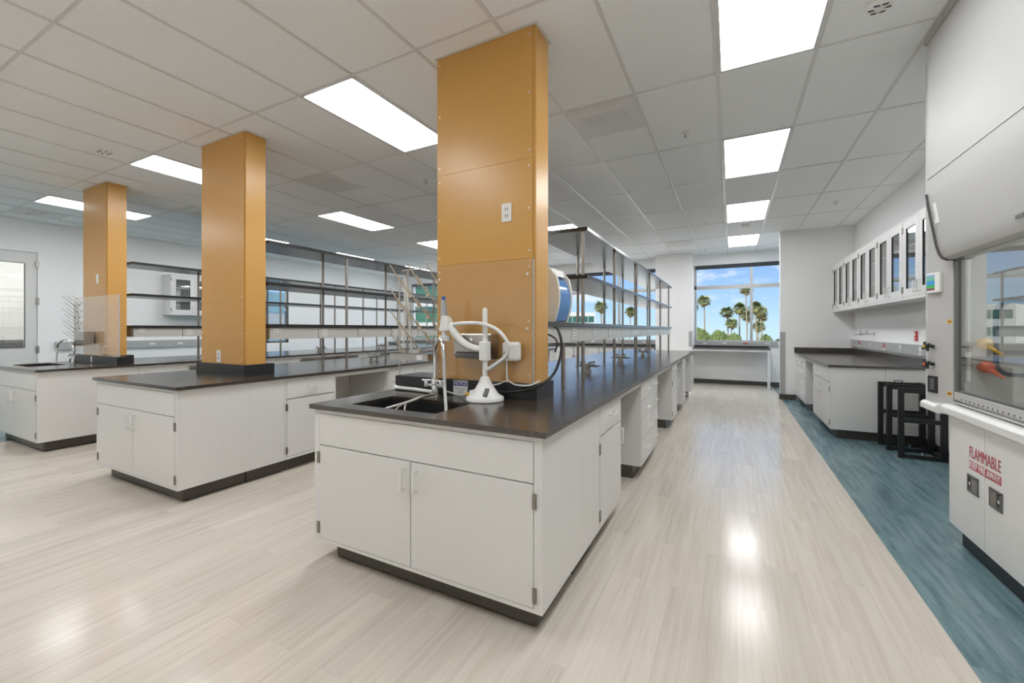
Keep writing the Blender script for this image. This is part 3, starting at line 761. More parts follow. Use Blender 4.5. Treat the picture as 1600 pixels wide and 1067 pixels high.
# ------------------------------------------------------------------ window-wall counters
def win_counter(x0, x1, label, leg=None, cabs=()):
    t = thing('window_worktop', label, 'worktop', ((x0 + x1) / 2, 11.5, ZT - .026))
    MB(t).box(x0, x1, 11.22, YF - .002, ZT - .026, ZT).build('worktop_slab', 'black_top', t)
    MB(t).box(x0, x1, YF - .025, YF - .002, ZT, ZT + .035).build('backsplash', 'black', t)
    if leg:
        MB(t).box(x0, x1, 11.235, 11.255, ZT - .08, ZT - .026).build('apron', 'white_cab', t)
        MB(t).box(leg - .055, leg, 11.24, 11.30, 0, ZT - .08).build('leg', 'white_cab', t)
win_counter(-.86, .78, 'black window worktop with a white end leg at the end of the aisle', .775)
win_counter(-10.8, -1.75, 'long black worktop along the left window wall behind the islands')
def raceway(x0, x1, y, z0, z1, label, n, reds=()):
    t = thing('raceway', label, 'raceway', ((x0 + x1) / 2, y, z0))
    MB(t).box(x0, x1, y - .05, y - .003, z0, z1).build('channel', 'grey', t)
    for k in range(n):
        cx = x0 + (k + .5) * (x1 - x0) / n
        o = MB(t).box(cx - .045, cx + .045, y - .054, y - .05, (z0 + z1) / 2 - .0, (z0 + z1) / 2 + .03).build('outlet', 'red' if k in reds else 'outlet', t)
raceway(-.84, .97, YF, .955, 1.046, 'grey power raceway under the aisle-end window', 4, (2,))
raceway(-10.2, -1.76, YF, .955, 1.046, 'grey power raceway under the left windows', 12, (5,))
k = 0
for xa in [-10.4 + .72 * q for q in range(12)]:
    if xa + .7 > -1.76: break
    base_cabinet((xa, 11.25, 0), 0, .70, .53, 'two', 'white window-wall base cabinet, number %d counting from the left corner' % (k + 1) if False else
                 'white two-door cabinet, %s from the left corner under the window worktop' % ['first', 'second', 'third', 'fourth', 'fifth', 'sixth', 'seventh', 'eighth', 'ninth', 'tenth', 'eleventh', 'twelfth'][k], 'window_cabinet', group='cabinets under the window worktop')
    k += 1

# ------------------------------------------------------------------ left wall
t = thing('raceway', 'grey power raceway strip along the far left wall', 'raceway', (XL, 5, .985))
MB(t).box(XL + .002, XL + .05, 2.92, 5.7, .985, 1.13).build('channel', 'grey', t)
for q in range(5):
    MB(t).box(XL + .05, XL + .054, 3.3 + q * .5, 3.4 + q * .5, 1.04, 1.075).build('outlet', 'outlet', t)

def wall_cabinet(loc, rotz, w, depth, z0, z1, label, group):
    """glazed wall cabinet, front towards local -Y at y=0"""
    r = thing('wall_cabinet', label, 'cabinet', loc, rotz, group)
    h = z1 - z0; q = .018
    m = MB().box(0, q, .02, depth, 0, h).box(w - q, w, .02, depth, 0, h).box(q, w - q, .02, depth, 0, .03).box(q, w - q, .02, depth, h - .03, h).box(q, w - q, depth - .012, depth, .03, h - .03)
    m.box(0, .012, 0, .02, 0, h).box(w - .012, w, 0, .02, 0, h).box(.012, w - .012, 0, .02, 0, .028).box(.012, w - .012, 0, .02, h - .02, h)
    m.build('cabinet_body', 'white_cab', r)
    for z in (.30, .57): MB().box(q, w - q, .04, depth - .012, z, z + .02).build('shelf', 'white_cab', r)
    for s in (0, 1):
        a, b = (.012, w / 2) if s == 0 else (w / 2, w - .012)
        a += .002; b -= .002; e = .085; z0_, z1_ = .03, h - .022
        d = MB().box(a, a + e, -.001, .019, z0_, z1_).box(b - e, b, -.001, .019, z0_, z1_).box(a + e, b - e, -.001, .019, z0_, z0_ + e).box(a + e, b - e, -.001, .019, z1_ - e, z1_).build('door', 'white_cab', r)
        MB().box(a + e, b - e, .008, .013, z0_ + e, z1_ - e).build('glass_pane', 'cabglass', d)
        m = MB(); g_ = .005
        m.box(a + e, a + e + g_, .001, .018, z0_ + e, z1_ - e).box(b - e - g_, b - e, .001, .018, z0_ + e, z1_ - e).box(a + e, b - e, .001, .018, z1_ - e - g_, z1_ - e).box(a + e, b - e, .001, .018, z0_ + e, z0_ + e + g_)
        m.build('gasket', 'black', d)
        hx = w / 2 - .045 if s == 0 else w / 2 + .045
        handle(d, hx, .12, .11, True)
        for z in (.11, h - .11):
            x = .01 if s == 0 else w - .01
            MB().box(x - .009, x + .009, -.008, .004, z - .035, z + .035).build('hinge', 'hinge', d)
    return r
names = ['farthest, against the partition', 'second from the partition', 'third and middle of five', 'fourth from the partition', 'nearest, partly behind the fume hood']
XW = 1.658
for q in range(5):
    y1 = YS - .005 - q * .905
    wall_cabinet((XW, y1, 1.673), -PI / 2, .900, XR - XW - .004, 1.673, 2.541, 'glazed white wall cabinet on the right wall, ' + names[q], 'glazed cabinets on the right wall')
for q in range(2):
    wall_cabinet((XL + .33, 4.55 + q * .905, 1.665), PI / 2, .900, .326, 1.665, 2.53, 'glazed white wall cabinet on the far left wall, ' + ('nearer' if q == 0 else 'farther') + ' of the two', 'glazed cabinets on the left wall')

# ------------------------------------------------------------------ right-hand bench
xf, ye = 1.06, 6.47
t = thing('worktop', 'black worktop with upstand under the right glazed wall cabinets', 'worktop', (1.5, 8, ZT - .026))
MB(t).box(xf, XR - .004, ye, YS - .004, ZT - .026, ZT).build('worktop_slab', 'black_top', t)
MB(t).box(xf, XR - .004, YS - .03, YS - .004, ZT, ZT + .10).box(XR - .03, XR - .004, ye, YS - .03, ZT, ZT + .10).build('backsplash', 'black_top', t)
xc = xf + .025
for a, b_, kd, lb in ((9.09, 9.69, 'drawers', 'four drawers against the partition'), (8.49, 9.09, 'drawers', 'four drawers beside the knee space'), (6.495, 7.75, 'two', 'two drawers over two doors at its near end')):
    base_cabinet((xc, b_, 0), -PI / 2, b_ - a, .53 if kd == 'two' else .6, kd, 'white right-hand bench cabinet with ' + lb, toe=(0, .06 if kd == 'two' else 0))
t = thing('filler_panel', 'white filler panel closing the near end of the right bench to the wall', 'panel', (1.8, 6.5, 0))
MB(t).box(xc + .535, XR - .004, 6.495, 6.52, CZ0, CZ1).build('panel_body', 'white_cab', t)
MB(t).box(xc + .535, XR - .014, 6.555, 6.575, 0, CZ0).build('toe_kick', 'toe', t)
t = thing('service_core', 'white back panel of the knee space in the right bench', 'panel', (1.8, 8.1, 0))
MB(t).box(1.70, 1.72, 7.76, 8.48, 0, CZ1).build('core_panel', 'white_cab', t)
MB(t).box(xc, xc + .018, 7.76, 8.48, .845, CZ1).build('apron_rail', 'white_cab', t)
t = thing('raceway', 'grey power raceway on the right wall above the worktop upstand', 'raceway', (XR, 8, 1.045))
for q in range(5):
    a = 6.40 + q * .66
    c = MB(t).box(XR - .05, XR - .003, a + .002, a + .656, 1.045, 1.172).build('channel', 'grey', t)
    MB(t).box(XR - .054, XR - .05, a + .06, a + .13, 1.10, 1.15).build('outlet', 'red' if q in (2, 4) else 'outlet', c)
    if q % 2 == 0: MB(t).box(XR - .054, XR - .05, a + .06, a + .13, 1.055, 1.09).build('outlet', 'outlet', c)
t = thing('wall_tap', 'pair of chrome lab taps on the right wall above the raceway', 'lab tap', (XR, 8.7, 1.27))
for q, yy in enumerate((8.45, 8.80)):
    m = MB(t).cyl((XR - .001, yy, 1.285), (XR - .014, yy, 1.285), .03).cyl((XR - .014, yy, 1.285), (XR - .10, yy, 1.285), .012).cyl((XR - .10, yy, 1.27), (XR - .10, yy, 1.33), .013)
    m.cyl((XR - .10, yy - .04, 1.335), (XR - .10, yy + .04, 1.335), .007).cyl((XR - .10, yy, 1.285), (XR - .20, yy, 1.262), .009, .004)
    m.build('tap', 'chrome', t, smooth=True)
t = thing('wall_alarm', 'small red and white wall device right of the taps', 'alarm', (XR, 6.62, 1.2))
MB(t).box(XR - .02, XR - .001, 6.735, 6.80, 1.215, 1.335).build('housing', 'red', t, bevel=.003)
MB(t).box(XR - .0225, XR - .02, 6.75, 6.785, 1.235, 1.255).box(XR - .0225, XR - .02, 6.75, 6.785, 1.275, 1.315).build('white_label', 'paper', t)

# ------------------------------------------------------------------ black steel frames beside the right bench
def steel_frame(y, label, D=.25, x0=1.556):
    x1, h, t_ = 1.945, .742, .05
    t = thing('steel_frame', label, 'frame', ((x0 + x1) / 2, y + .12, 0), 0, 'black steel equipment frames')
    MB(t).box(x0, x0 + t_, y, y + .03, 0, h).build('post', 'black_steel', t, bevel=.004)
    MB(t).box(x1 - t_, x1, y, y + .05, 0, h).build('post', 'black_steel', t, bevel=.004)
    MB(t).box(x0 + t_, x1 - t_, y, y + .03, h - .055, h).build('top_rail', 'black_steel', t, bevel=.004)
    MB(t).box(x0 + t_, x1 - t_, y, y + .03, .375, .42).build('middle_rail', 'black_steel', t, bevel=.004)
    MB(t).box(x0 + t_, x1 - t_, y, y + .03, .008, .045).build('bottom_rail', 'black_steel', t, bevel=.004)
    MB(t).box(x1 - t_, x1, y + .05, y + D, .004, .05).build('side_rail', 'black_steel', t, bevel=.004)
    MB(t).box(x1 - t_, x1, y + .05, y + D, h - .05, h).build('side_rail', 'black_steel', t, bevel=.004)
    MB(t).cyl(((x0 + x1) / 2, y + .015, .045), ((x0 + x1) / 2, y + .015, .078), .012).cyl(((x0 + x1) / 2, y + .015, .05), ((x0 + x1) / 2, y + .015, .06), .014, n=6).build('levelling_bolt', 'chrome', t)
    MB(t).bars([(x0 + .15, y + .015, h), (x0 + .15, y + .015, h + .02), (x0 + .22, y + .015, h + .02), (x0 + .22, y + .015, h)], .007).build('lifting_loop', 'black_steel', t)
steel_frame(5.83, 'black steel frame nearest the fume hood, front of three')
steel_frame(6.14, 'black steel frame in the middle of the three by the right bench', .25, 1.54)
steel_frame(6.40 - .01, 'black steel frame standing right against the right bench end', .10, 1.525)

# ------------------------------------------------------------------ fume hood
HY0, HY1 = 1.75, 3.70
t = thing('fume_hood', 'white fume hood with glass sash along the right edge', 'fume hood', (1.55, 2.7, .81))
hd = t
prof = [(1.13, ZC - .05), (1.13, 2.24), (1.138, 2.16), (1.178, 1.90), (1.192, 1.845), (1.208, 1.815), (1.235, 1.80), (1.262, 1.80), (1.262, ZC - .05)]
MB(t).prism(prof, 'y', HY0, HY1 - .012).build('cowl', 'hood', t, smooth=True, angle=25)
MB(t).box(1.126, 1.131, HY0, HY1 - .012, 2.325, 2.328).build('seam', 'grey_warm', t)
MB(t).prism([(x - .012, z - .006) for x, z in prof[1:8]] + [(1.29, 1.784), (1.29, 2.24)], 'y', HY1 - .012, HY1 - .004).build('edge_gasket', 'grey_dark', t)
MB(t).box(1.115, 1.97, HY0, HY1 + .0, ZC - .05, ZC - .002).box(1.21, 1.97, HY1, 3.95, ZC - .05, ZC - .002).build('top_trim', 'hood', t)
MB(t).quad_box([(1.20, 3.91), (1.26, 3.715), (1.28, 3.715), (1.28, 3.74), (1.97, 3.74), (1.97, 3.95), (1.20, 3.95)], .866, ZC - .05).build('side_post', 'hood', t)
MB(t).box(1.26, 1.97, HY0, HY0 + .06, .876, ZC - .05).build('near_side', 'hood', t)
MB(t).box(1.93, 1.97, HY0 + .06, 3.74, .876, ZC - .05).build('rear_baffle', 'liner', t)
MB(t).box(1.27, 1.93, HY0 + .06, 3.74, 2.15, 2.19).build('hood_roof', 'liner', t)
# work surface / sill with its raised end
m = MB(t).prism([(1.20, .818), (1.20, .858), (1.222, .876), (1.93, .876), (1.93, .81), (1.215, .81)], 'y', HY0, 3.72)
m.prism([(1.172, .815), (1.172, .846), (1.19, .864), (1.97, .864), (1.97, .805), (1.185, .805)], 'y', 3.72, 3.96)
m.build('sill', 'white_cab', t, bevel=.004)
MB(t).box(1.5, 1.64, 2.1, 3.4, 2.138, 2.15).build('hood_lamp', 'hoodlamp', t)
# sash
sx = 1.272
s = MB(t).box(sx - .006, sx + .024, 3.665, 3.712, .90, 1.83).build('sash_stile', 'grey_dark', t)
s = MB(t).box(sx - .012, sx + .02, HY0 + .06, 3.70, .905, .955).build('sash_rail', 'hood', t, bevel=.003)
MB(t).box(sx - .004, sx + .014, HY0 + .06, 3.67, .955, .968).build('sash_seal', 'grey_dark', t)
MB(t).box(sx + .002, sx + .009, HY0 + .06, 3.668, .966, 1.86).build('sash_glass', 'sash', t)
m = MB(t).box(sx - .024, sx + .003, HY0 + .06, 3.69, .888, .891).box(sx + .02, sx + .024, HY0 + .06, 3.69, .877, .90)
a = m.build('airfoil', 'nickel', t)
m = MB(t)
for q in range(18):
    yy = 3.60 - q * .05
    m.cyl((sx - .0135, yy, .918), (sx - .0115, yy, .918), .0055, n=10)
m.build('vent_hole', 'slot', t)
# rounded side window with dark gasket, and nozzles, on the far inner side
def rrect(xa, xb, za, zb, r, n=6):
    pts = []
    for cx, cz, a0 in ((xb - r, za + r, -PI / 2), (xb - r, zb - r, 0), (xa + r, zb - r, PI / 2), (xa + r, za + r, PI)):
        for k in range(n + 1):
            a_ = a0 + k / n * PI / 2
            pts.append((cx + r * math.cos(a_), cz + r * math.sin(a_)))
    return pts
po, pi_ = rrect(1.452, 1.90, 1.06, 1.54, .085), rrect(1.475, 1.877, 1.083, 1.517, .062)
n_ = len(po); vs = [(x, 3.732, z) for x, z in po] + [(x, 3.732, z) for x, z in pi_] + [(x, 3.74, z) for x, z in po] + [(x, 3.74, z) for x, z in pi_]
fs = []
for k in range(n_):
    l = (k + 1) % n_
    fs += [(k, l, n_ + l, n_ + k), (2 * n_ + k, 2 * n_ + l, l, k), (n_ + k, n_ + l, 3 * n_ + l, 3 * n_ + k)]
MB(t).add(vs, fs).build('side_window_gasket', 'gasket', t)
for mt, x, z, nm in (('yellow', 1.40, 1.262, 'yellow_nozzle'), ('orange_red', 1.41, 1.118, 'red_nozzle')):
    m = MB(t).cyl((x, 3.74, z), (x, 3.70, z), .034, .038, n=18).cyl((x, 3.70, z), (x + .004, 3.67, z - .008), .038, .022, n=18).cyl((x + .002, 3.69, z - .008), (x + .05, 3.63, z - .065), .017, .005, n=12)
    o = m.build(nm, mt, t, smooth=True)
MB(t).tube([(1.33, 3.72, 1.80), (1.33, 3.72, 1.02)], .012, 10).build('inner_rod', 'white_plastic', t, smooth=True)
# fittings on the slanted post: along d (from far front to near inner), facing out by nrm
A = Vector((1.20, 3.91, 0)); B = Vector((1.26, 3.715, 0)); d_ = (B - A).normalized(); nr = Vector((d_.y, -d_.x, 0)); nr = nr if nr.x < 0 else -nr
def on_post(s0, s1, z0, z1, dep, off=0.):
    a = A + d_ * s0 + nr * off; b = A + d_ * s1 + nr * off
    return MB(t).quad_box([(a.x, a.y), (b.x, b.y), ((b + nr * dep).x, (b + nr * dep).y), ((a + nr * dep).x, (a + nr * dep).y)], z0, z1)
mon = thing('hood_monitor', 'white airflow monitor with small colour screen on the hood post', 'monitor', tuple(A + Vector((0, 0, 1.60))))
t = mon
on_post(.015, .125, 1.60, 1.735, .022).build('monitor_case', 'white_plastic', mon, bevel=.005)
on_post(.022, .088, 1.618, 1.722, .0015, .022).build('screen', 'screen', mon)
for z, nm, mt in ((1.238, 'upper', 'yellow'), (1.118, 'lower', 'orange_red')):
    v = thing('gas_valve', 'black %s valve knob on the hood post' % nm, 'valve', tuple(A + Vector((0, 0, z - .03))), 0, 'valves on the hood post'); t = v
    p = A + d_ * .048 + Vector((0, 0, z))
    q = p + nr * .036
    MB(v).cyl(p, q, .006).cyl(p, p + nr * .012, .012).build('valve_stem', 'black', v, smooth=True)
    m = MB(v).cyl(q, q + nr * .018, .02, .016)
    for k in range(4):
        an = k * PI / 2 + .5; dd = d_ * math.cos(an) + Vector((0, 0, 1)) * math.sin(an)
        m.cyl(q + nr * .008, q + nr * .008 + dd * .032, .008, .009, n=8)
    m.build('knob', 'black', v, smooth=True)
    MB(v).cyl(q + nr * .0185, q + nr * .022, .009).build('colour_button', mt, v, smooth=True)
ol = thing('hood_outlet', 'black outlet plate low on the hood post', 'outlet', tuple(A + Vector((0, 0, .92)))); t = ol
on_post(.006, .085, .925, 1.037, .006).build('cover_plate', 'black', ol)
on_post(.026, .064, .945, 1.02, .002, .006).build('socket_face', 'grey_dark', ol)
t = hd
for z, nm in ((1.392, 'arrow_sticker'), (.925, 'square_sticker')):
    on_post(.16, .195, z, z + .025, .0008).build(nm, 'amber', hd)
    on_post(.167, .188, z + .009, z + .016, .0004, .0008).build('sticker_mark', 'ink', hd)
# label and lettering on the cowl
sl = Vector((1.178 - 1.138, 0, 1.90 - 2.16)).normalized()
def cowl_x(z): return 1.138 + (2.16 - z) / .26 * .04
m = MB(hd); x_ = cowl_x(2.155); x2_ = cowl_x(2.03)
m.add([(x_ - .002, 3.655, 2.155), (x_ - .002, 3.59, 2.155), (x2_ - .002, 3.59, 2.03), (x2_ - .002, 3.655, 2.03), (x_, 3.655, 2.155), (x_, 3.59, 2.155), (x2_, 3.59, 2.03), (x2_, 3.655, 2.03)],
      [(0, 1, 2, 3), (4, 7, 6, 5), (0, 4, 5, 1), (1, 5, 6, 2), (2, 6, 7, 3), (3, 7, 4, 0)])
pl_ = m.build('paper_label', 'paper', hd)
m = MB(hd); x_ -= .0025; x2_ -= .0025
m.add([(x_, 3.653, 2.15), (x_, 3.637, 2.15), (x2_, 3.637, 2.035), (x2_, 3.653, 2.035), (x_ + .001, 3.653, 2.15), (x_ + .001, 3.637, 2.15), (x2_ + .001, 3.637, 2.035), (x2_ + .001, 3.653, 2.035)],
      [(0, 1, 2, 3), (4, 7, 6, 5), (0, 4, 5, 1), (1, 5, 6, 2), (2, 6, 7, 3), (3, 7, 4, 0)])
m.build('label_stripe', 'grey', pl_)
zt_ = 1.875; o_ = Vector((cowl_x(zt_) - .003, 2.80, zt_)) - hd.location
text('hood_lettering', 'HOOD 2', .034, 'grey_dark', hd, frame_xf(o_, (0, -1, 0), -sl), .75)

# flammables cabinet below
fx = 1.233
fc = thing('flammables_cabinet', 'white flammables storage cabinet with red lettering under the fume hood', 'cabinet', (1.55, 2.9, 0))
MB(fc).box(fx + .02, 1.95, 2.80, 3.70, .115, .808).build('cabinet_body', 'white_cab', fc)
MB(fc).box(fx + .05, 1.94, 2.80, 3.655, 0, .115).build('toe_kick', 'black', fc)
MB(fc).box(fx + .004, fx + .02, 3.69, 3.70, .13, .80).build('hinge_strip', 'hinge', fc)
doors = []
for a, b_ in ((3.266, 3.688), (2.83, 3.262)):
    doors.append(MB(fc).box(fx, fx + .019, a, b_, .125, .803).build('door', 'white_cab', fc, bevel=.002))
for dd, yc, s in ((doors[0], 3.383, 1), (doors[1], 3.145, -1)):
    z0, z1 = .405, .508; hw = .062
    m = MB(fc)
    m.box(fx - .006, fx, yc - hw, yc + hw, z1 - .012, z1).box(fx - .006, fx, yc - hw, yc + hw, z0, z0 + .012).box(fx - .006, fx, yc - hw, yc - hw + .014, z0, z1).box(fx - .006, fx, yc + hw - .014, yc + hw, z0, z1)
    m.build('latch_frame', 'grey_dark', dd, bevel=.003)
    MB(fc).box(fx - .0015, fx, yc - hw + .012, yc + hw - .012, z0 + .01, z1 - .01).build('latch_recess', 'slot', dd)
    y_a, y_b = (yc - hw + .016, yc + .012) if s > 0 else (yc - .012, yc + hw - .016)
    MB(fc).box(fx - .005, fx - .002, y_a, y_b, z0 + .014, z1 - .014).build('latch_paddle', 'hinge', dd)
    yk = yc + .032 * s
    MB(fc).cyl((fx - .005, yk, .455), (fx - .0015, yk, .455), .010).build('key_lock', 'chrome', dd, smooth=True)
def fit_text(name, body, width, z, size, mat, off):
    cu = bpy.data.curves.new('fit', 'FONT'); cu.body = body; cu.size = size
    tmp = bpy.data.objects.new('fit', cu); col.objects.link(tmp); bpy.context.evaluated_depsgraph_get().update()
    sq = width / tmp.dimensions.x; bpy.data.objects.remove(tmp)
    text(name, body, size, mat, fc, frame_xf(Vector((fx - off, 3.264, z)) - fc.location, (0, -1, 0), (0, 0, 1)), sq, bold=0)
fit_text('warning_lettering', 'FLAMMABLE', .325, .637, .094, 'text_red', .0012)
MB(fc).box(fx - .0008, fx, 3.2665, 3.430, .543, .590).build('red_band', 'text_red', doors[0])
MB(fc).box(fx - .0008, fx, 3.098, 3.2615, .543, .590).build('red_band', 'text_red', doors[1])
fit_text('warning_slogan', 'KEEP FIRE AWAY!', .315, .5665, .050, 'paper', .0016)
nc = thing('hood_base_cabinet', 'plain white cabinet under the fume hood nearer the camera', 'cabinet', (1.55, 2.2, 0))
MB(nc).box(fx, 1.95, 1.76, 2.795, .115, .808).build('cabinet_body', 'white_cab', nc)
MB(nc).box(fx + .05, 1.94, 1.76, 2.795, 0, .115).build('toe_kick', 'black', nc)

# ------------------------------------------------------------------ outdoors
GZ = -9.0
tag(MB().box(-260, 260, 14, 320, GZ - .5, GZ).build('bounce_ground', 'ground'), 'unseen ground far below the windows, made pale to bounce daylight indoors', 'ground', kind='structure')  # below the sills and unseen; added pale surface to brighten the ceiling
def crown_mesh(seed, n=46, dead=22):
    rnd = random.Random(seed); m = MB(); sk = MB()
    def fan(mm, el, az, L, droop):
        d0 = Vector((math.cos(el) * math.cos(az), math.cos(el) * math.sin(az), math.sin(el)))
        side = d0.cross(Vector((0, 0, 1))).normalized(); upv = side.cross(d0)
        base = d0 * L * .45
        for k in range(7):
            a = (k - 3) * .36
            tip = base + (d0 * math.cos(a) + side * math.sin(a)) * L * .62 + Vector((0, 0, -droop * L * (.25 + .1 * abs(k - 3))))
            q = (side * math.cos(a) - d0 * math.sin(a)) * L * .07
            mid = base + (tip - base) * .5
            mm.add([base, mid + q, tip, mid - q, mid + upv * .04], [(0, 1, 4), (1, 2, 4), (2, 3, 4), (3, 0, 4)])
        mm.tube([(0, 0, 0), base], .03, 4)
    for k in range(n):
        fan(m, rnd.uniform(-.45, 1.35), rnd.uniform(0, 2 * PI), rnd.uniform(1.15, 1.5), rnd.uniform(.3, .9))
    for k in range(dead):
        fan(sk, rnd.uniform(-1.35, -.6), rnd.uniform(0, 2 * PI), rnd.uniform(.9, 1.3), .3)
    return m, sk
def palm(x, y, ztop, label, proto=None, s=1., bend=.3):
    h = ztop - GZ
    t = thing('palm_tree', label, 'palm tree', (x, y, GZ), 0, 'fan palms outside the windows')
    MB().tube([(bend * (1 - math.cos(q / 8 * PI / 2)), 0, h * q / 8) for q in range(9)], .16 * s, 10, .10 * s).build('trunk', 'trunk', t, smooth=True)
    if proto is None:
        a, b = crown_mesh(3)
        f_ = a.build('fronds', 'frond', t); k_ = b.build('dry_skirt', 'skirt', t)
    else:
        f_ = proto[0].copy(); col.objects.link(f_); f_.parent = t; k_ = proto[1].copy(); col.objects.link(k_); k_.parent = t
    for o in (f_, k_):
        o.location = (bend, 0, h); o.scale = (s,) * 3; o.rotation_euler = (0, 0, random.uniform(0, 6))
    return f_, k_
# palms: x, y, height of the crown above datum, size, description
PL = [
    (-5.2, 101.0, 7.64, 1.18, 'slim palm near the left jamb of the aisle-end window'),
    (-7.7, 108.8, 6.67, 1.08, 'palm half hidden by the left jamb of the aisle-end window'),
    (-0.5, 106.9, 5.25, 1.22, 'dark-topped palm left of centre in the aisle-end window'),
    (-0.0, 99.3, 2.69, 1.07, 'shorter yellowish palm with a shaggy skirt in the aisle-end window'),
    (1.6, 112.5, 6.31, 1.34, 'palm in the middle of the aisle-end window'),
    (2.7, 93.9, 9.20, 1.00, 'tallest palm, its trunk beside the window mullion'),
    (3.3, 120.2, 4.70, 1.28, 'darker palm behind the tallest palm trunk'),
    (4.9, 104.1, 6.14, 1.22, 'left one of the palms right of the mullion'),
    (6.1, 109.2, 5.35, 1.27, 'right one of the palms right of the mullion'),
    (5.3, 115.6, 2.11, 1.22, 'lowest palm right of the mullion'),
    (6.6, 125.3, 4.47, 1.17, 'small palm behind the pair right of the mullion'),
    (-25.8, 93.7, 6.55, 1.29, 'palm seen between the shelves of the nearest island'),
    (-21.1, 99.5, 5.52, 1.06, 'palm glimpsed through the shelf posts nearer the pier'),
]
pr_ = None
for x_, y_, z_, s_, lb in PL:
    q_ = palm(x_, y_, z_, lb, pr_, s_, random.uniform(-.6, .6))
    pr_ = pr_ or q_
def tree(x, y, zt, w_, label):
    t = thing('tree', label, 'tree', (x, y, GZ), 0, 'round trees outside the windows')
    MB().tube([(0, 0, 0), (.1, 0, (zt - GZ) * .6)], .4, 8, .25).build('trunk', 'trunk', t, smooth=True)
    bm = bmesh.new(); bmesh.ops.create_icosphere(bm, subdivisions=5, radius=1)
    hh = (zt - GZ) * .5
    for v in bm.verts:
        p = v.co.copy(); o = p * 5 + Vector((x, 0, 0))
        k = 1 + .10 * noise.noise(o) + .10 * noise.noise(o * 2.7) + .07 * noise.noise(o * 6.5)
        v.co = Vector((p.x * w_ * k, p.y * w_ * .7 * k, zt - GZ - hh + p.z * hh * k))
    me = bpy.data.meshes.new('foliage'); bm.to_mesh(me); bm.free(); me.materials.append(M['leaf'])
    o = bpy.data.objects.new('foliage', me); col.objects.link(o); o.parent = t
for a in (
    (-5.4, 85.2, 1.47, 2.61, 'bushy green tree at the lower left of the aisle-end window'),
    (-2.3, 89.0, 1.11, 2.43, 'bushy green tree below the dark-topped palm'),
    (0.3, 92.6, 0.48, 2.24, 'low green tree below the middle palm'),
    (6.1, 100.2, 0.18, 1.83, 'low green tree right of the mullion'),
    (-9.2, 89.9, 1.22, 3.06, 'green tree hidden behind the window pier'),
    (9.5, 106.5, -0.70, 2.73, 'low green tree at the far right of the window'),
):
    tree(*a)
def building(xa, ya, xb, yb, zt, floors, fh, label, mats, depth=14):
    a = Vector((xa, ya, 0)); b = Vector((xb, yb, 0)); e = (b - a).normalized(); nn = Vector((-e.y, e.x, 0)); L = (b - a).length
    t = thing('building', label, 'building', (xa, ya, GZ), math.atan2(e.y, e.x)); h = zt - GZ
    MB().box(0, L, 0, depth, 0, h).build('walls', mats[0], t)
    z = h - 1.2; k = 0
    while z > 2 and k < floors:
        g1 = MB().box(.4, L - .4, -.05, .05, z - fh * .52, z).build('window_band', mats[1], t)
        m = MB(); q = 1.6
        while q < L - 1:
            m.box(q, q + .12, -.12, -.05, z - fh * .52, z); q += 1.6
        m.build('mullion', mats[0], g1)
        if len(mats) > 2: MB().box(.2, L - .2, -.04, .04, z + .05, z + .05 + fh * .2).build('spandrel', mats[2], t)
        z -= fh; k += 1
    return t
building(-47.1, 43.1, -35.8, 49.0, 8.19, 5, 3.0, 'white office building with green glass bands outside the left window', ('bldg_white', 'bldg_green', 'bldg_glass'))
building(-47.9, 121.6, -37.4, 127.1, 6.68, 3, 3.6, 'low white building seen through the shelves of the nearest island', ('bldg_white', 'bldg_glass'))
# blue-glass block beyond the left wall window
t = thing('building', 'blue glass building outside the left wall window', 'building', (-34, 14, GZ), PI / 2)
MB().box(-8, 18, 0, 10, 0, 13.5).build('walls', 'bldg_blue', t)
for z in (1.5, 4.6, 7.7, 10.8): MB().box(-8, 18, -.2, 0, z, z + .9).build('floor_band', 'bldg_white', t)

# ------------------------------------------------------------------ sky, sun, camera
wd = bpy.data.worlds.new('sky'); sc.world = wd; wd.use_nodes = True
nt = wd.node_tree; nt.nodes.clear(); L = nt.links.new
out = N(nt, 'ShaderNodeOutputWorld'); bg = N(nt, 'ShaderNodeBackground'); L(bg.outputs[0], out.inputs[0])
tc = N(nt, 'ShaderNodeTexCoord'); sp = N(nt, 'ShaderNodeSeparateXYZ'); L(tc.outputs['Generated'], sp.inputs[0])
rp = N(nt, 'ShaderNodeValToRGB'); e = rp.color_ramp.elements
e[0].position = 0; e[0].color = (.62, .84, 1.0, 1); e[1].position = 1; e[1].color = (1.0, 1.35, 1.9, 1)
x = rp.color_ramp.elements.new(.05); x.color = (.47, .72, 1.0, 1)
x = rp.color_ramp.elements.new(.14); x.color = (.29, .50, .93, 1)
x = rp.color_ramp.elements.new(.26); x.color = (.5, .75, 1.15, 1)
x = rp.color_ramp.elements.new(.42); x.color = (1.5, 1.8, 2.2, 1)  # overhead sky, out of view, raised to light floor and worktops by the windows
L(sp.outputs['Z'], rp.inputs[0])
mp = N(nt, 'ShaderNodeMapping'); mp.inputs['Scale'].default_value = (1, 1, 2.6); mp.inputs['Location'].default_value = (.35, .1, .0); L(tc.outputs['Generated'], mp.inputs['Vector'])
nz = N(nt, 'ShaderNodeTexNoise'); nz.inputs['Scale'].default_value = 9; nz.inputs['Detail'].default_value = 6; nz.inputs['Roughness'].default_value = .55; L(mp.outputs[0], nz.inputs['Vector'])
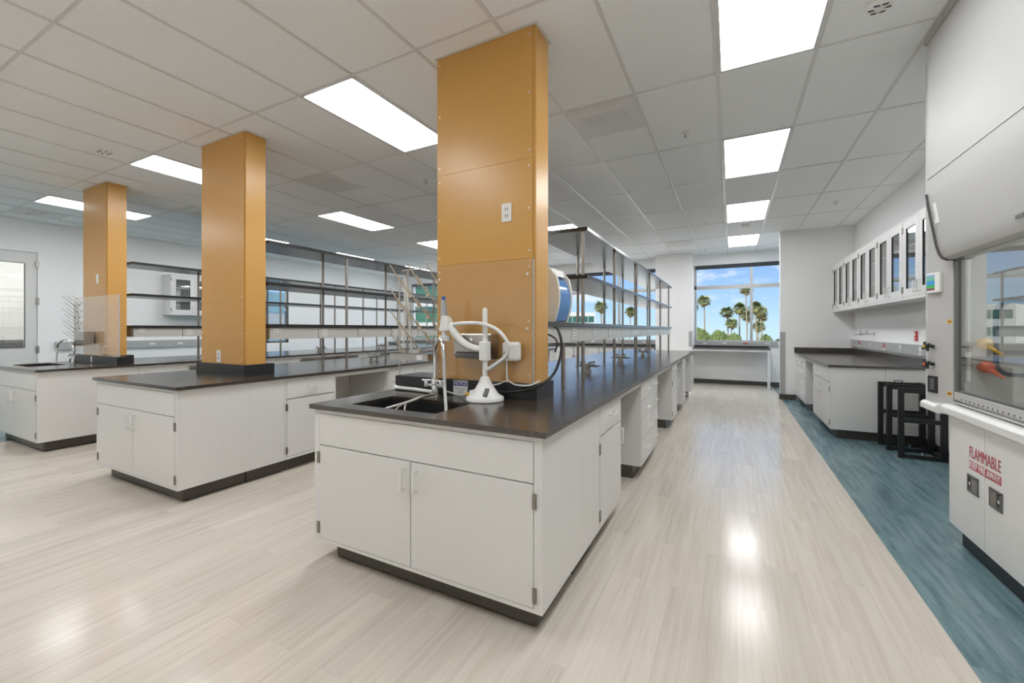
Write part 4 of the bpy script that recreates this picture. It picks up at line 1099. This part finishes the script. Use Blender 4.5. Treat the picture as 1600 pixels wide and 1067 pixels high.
cr = N(nt, 'ShaderNodeMapRange'); cr.inputs['From Min'].default_value = .53; cr.inputs['From Max'].default_value = .68; L(nz.outputs['Fac'], cr.inputs['Value'])
band = N(nt, 'ShaderNodeMapRange'); band.inputs['From Min'].default_value = .02; band.inputs['From Max'].default_value = .08; L(sp.outputs['Z'], band.inputs['Value'])
mu = N(nt, 'ShaderNodeMath', operation='MULTIPLY'); L(cr.outputs[0], mu.inputs[0]); L(band.outputs[0], mu.inputs[1])
mu2 = N(nt, 'ShaderNodeMath', operation='MULTIPLY'); mu2.inputs[1].default_value = .85; L(mu.outputs[0], mu2.inputs[0])
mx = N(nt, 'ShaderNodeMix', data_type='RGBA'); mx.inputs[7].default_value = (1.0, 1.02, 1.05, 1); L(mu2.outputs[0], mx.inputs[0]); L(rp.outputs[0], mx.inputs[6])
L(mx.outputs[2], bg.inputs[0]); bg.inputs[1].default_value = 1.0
sl_ = bpy.data.lights.new('sun', 'SUN'); sl_.energy = 10.0; sl_.angle = .01; sl_.color = (1, .94, .84)
so = bpy.data.objects.new('sun', sl_); col.objects.link(so); so.location = (-20, -30, 40); so.rotation_euler = Vector((.45, .75, -.62)).to_track_quat('-Z', 'Y').to_euler()

cam = bpy.data.cameras.new('camera'); co = bpy.data.objects.new('camera', cam); col.objects.link(co); sc.camera = co
cam.sensor_fit = 'HORIZONTAL'; cam.sensor_width = 36; cam.lens = 36 * 658.546 / 1600
cam.shift_y = -(533.5 - 515.0) / 1600 * 1.0
co.location = (0, 0, H); co.rotation_euler = (PI / 2, 0, math.radians(27.5644))
cam.clip_start = .05; cam.clip_end = 800
sc.view_settings.view_transform = 'Standard'; sc.view_settings.look = 'None'; sc.view_settings.exposure = 0.12; sc.view_settings.gamma = 1; sc.view_settings.use_curve_mapping = False
sc.cycles.use_denoising = True
sc.cycles.max_bounces = 14; sc.cycles.diffuse_bounces = 10; sc.cycles.glossy_bounces = 5; sc.cycles.transparent_max_bounces = 24; sc.cycles.transmission_bounces = 6
sc.cycles.sample_clamp_indirect = 10; sc.cycles.caustics_reflective = False; sc.cycles.caustics_refractive = False
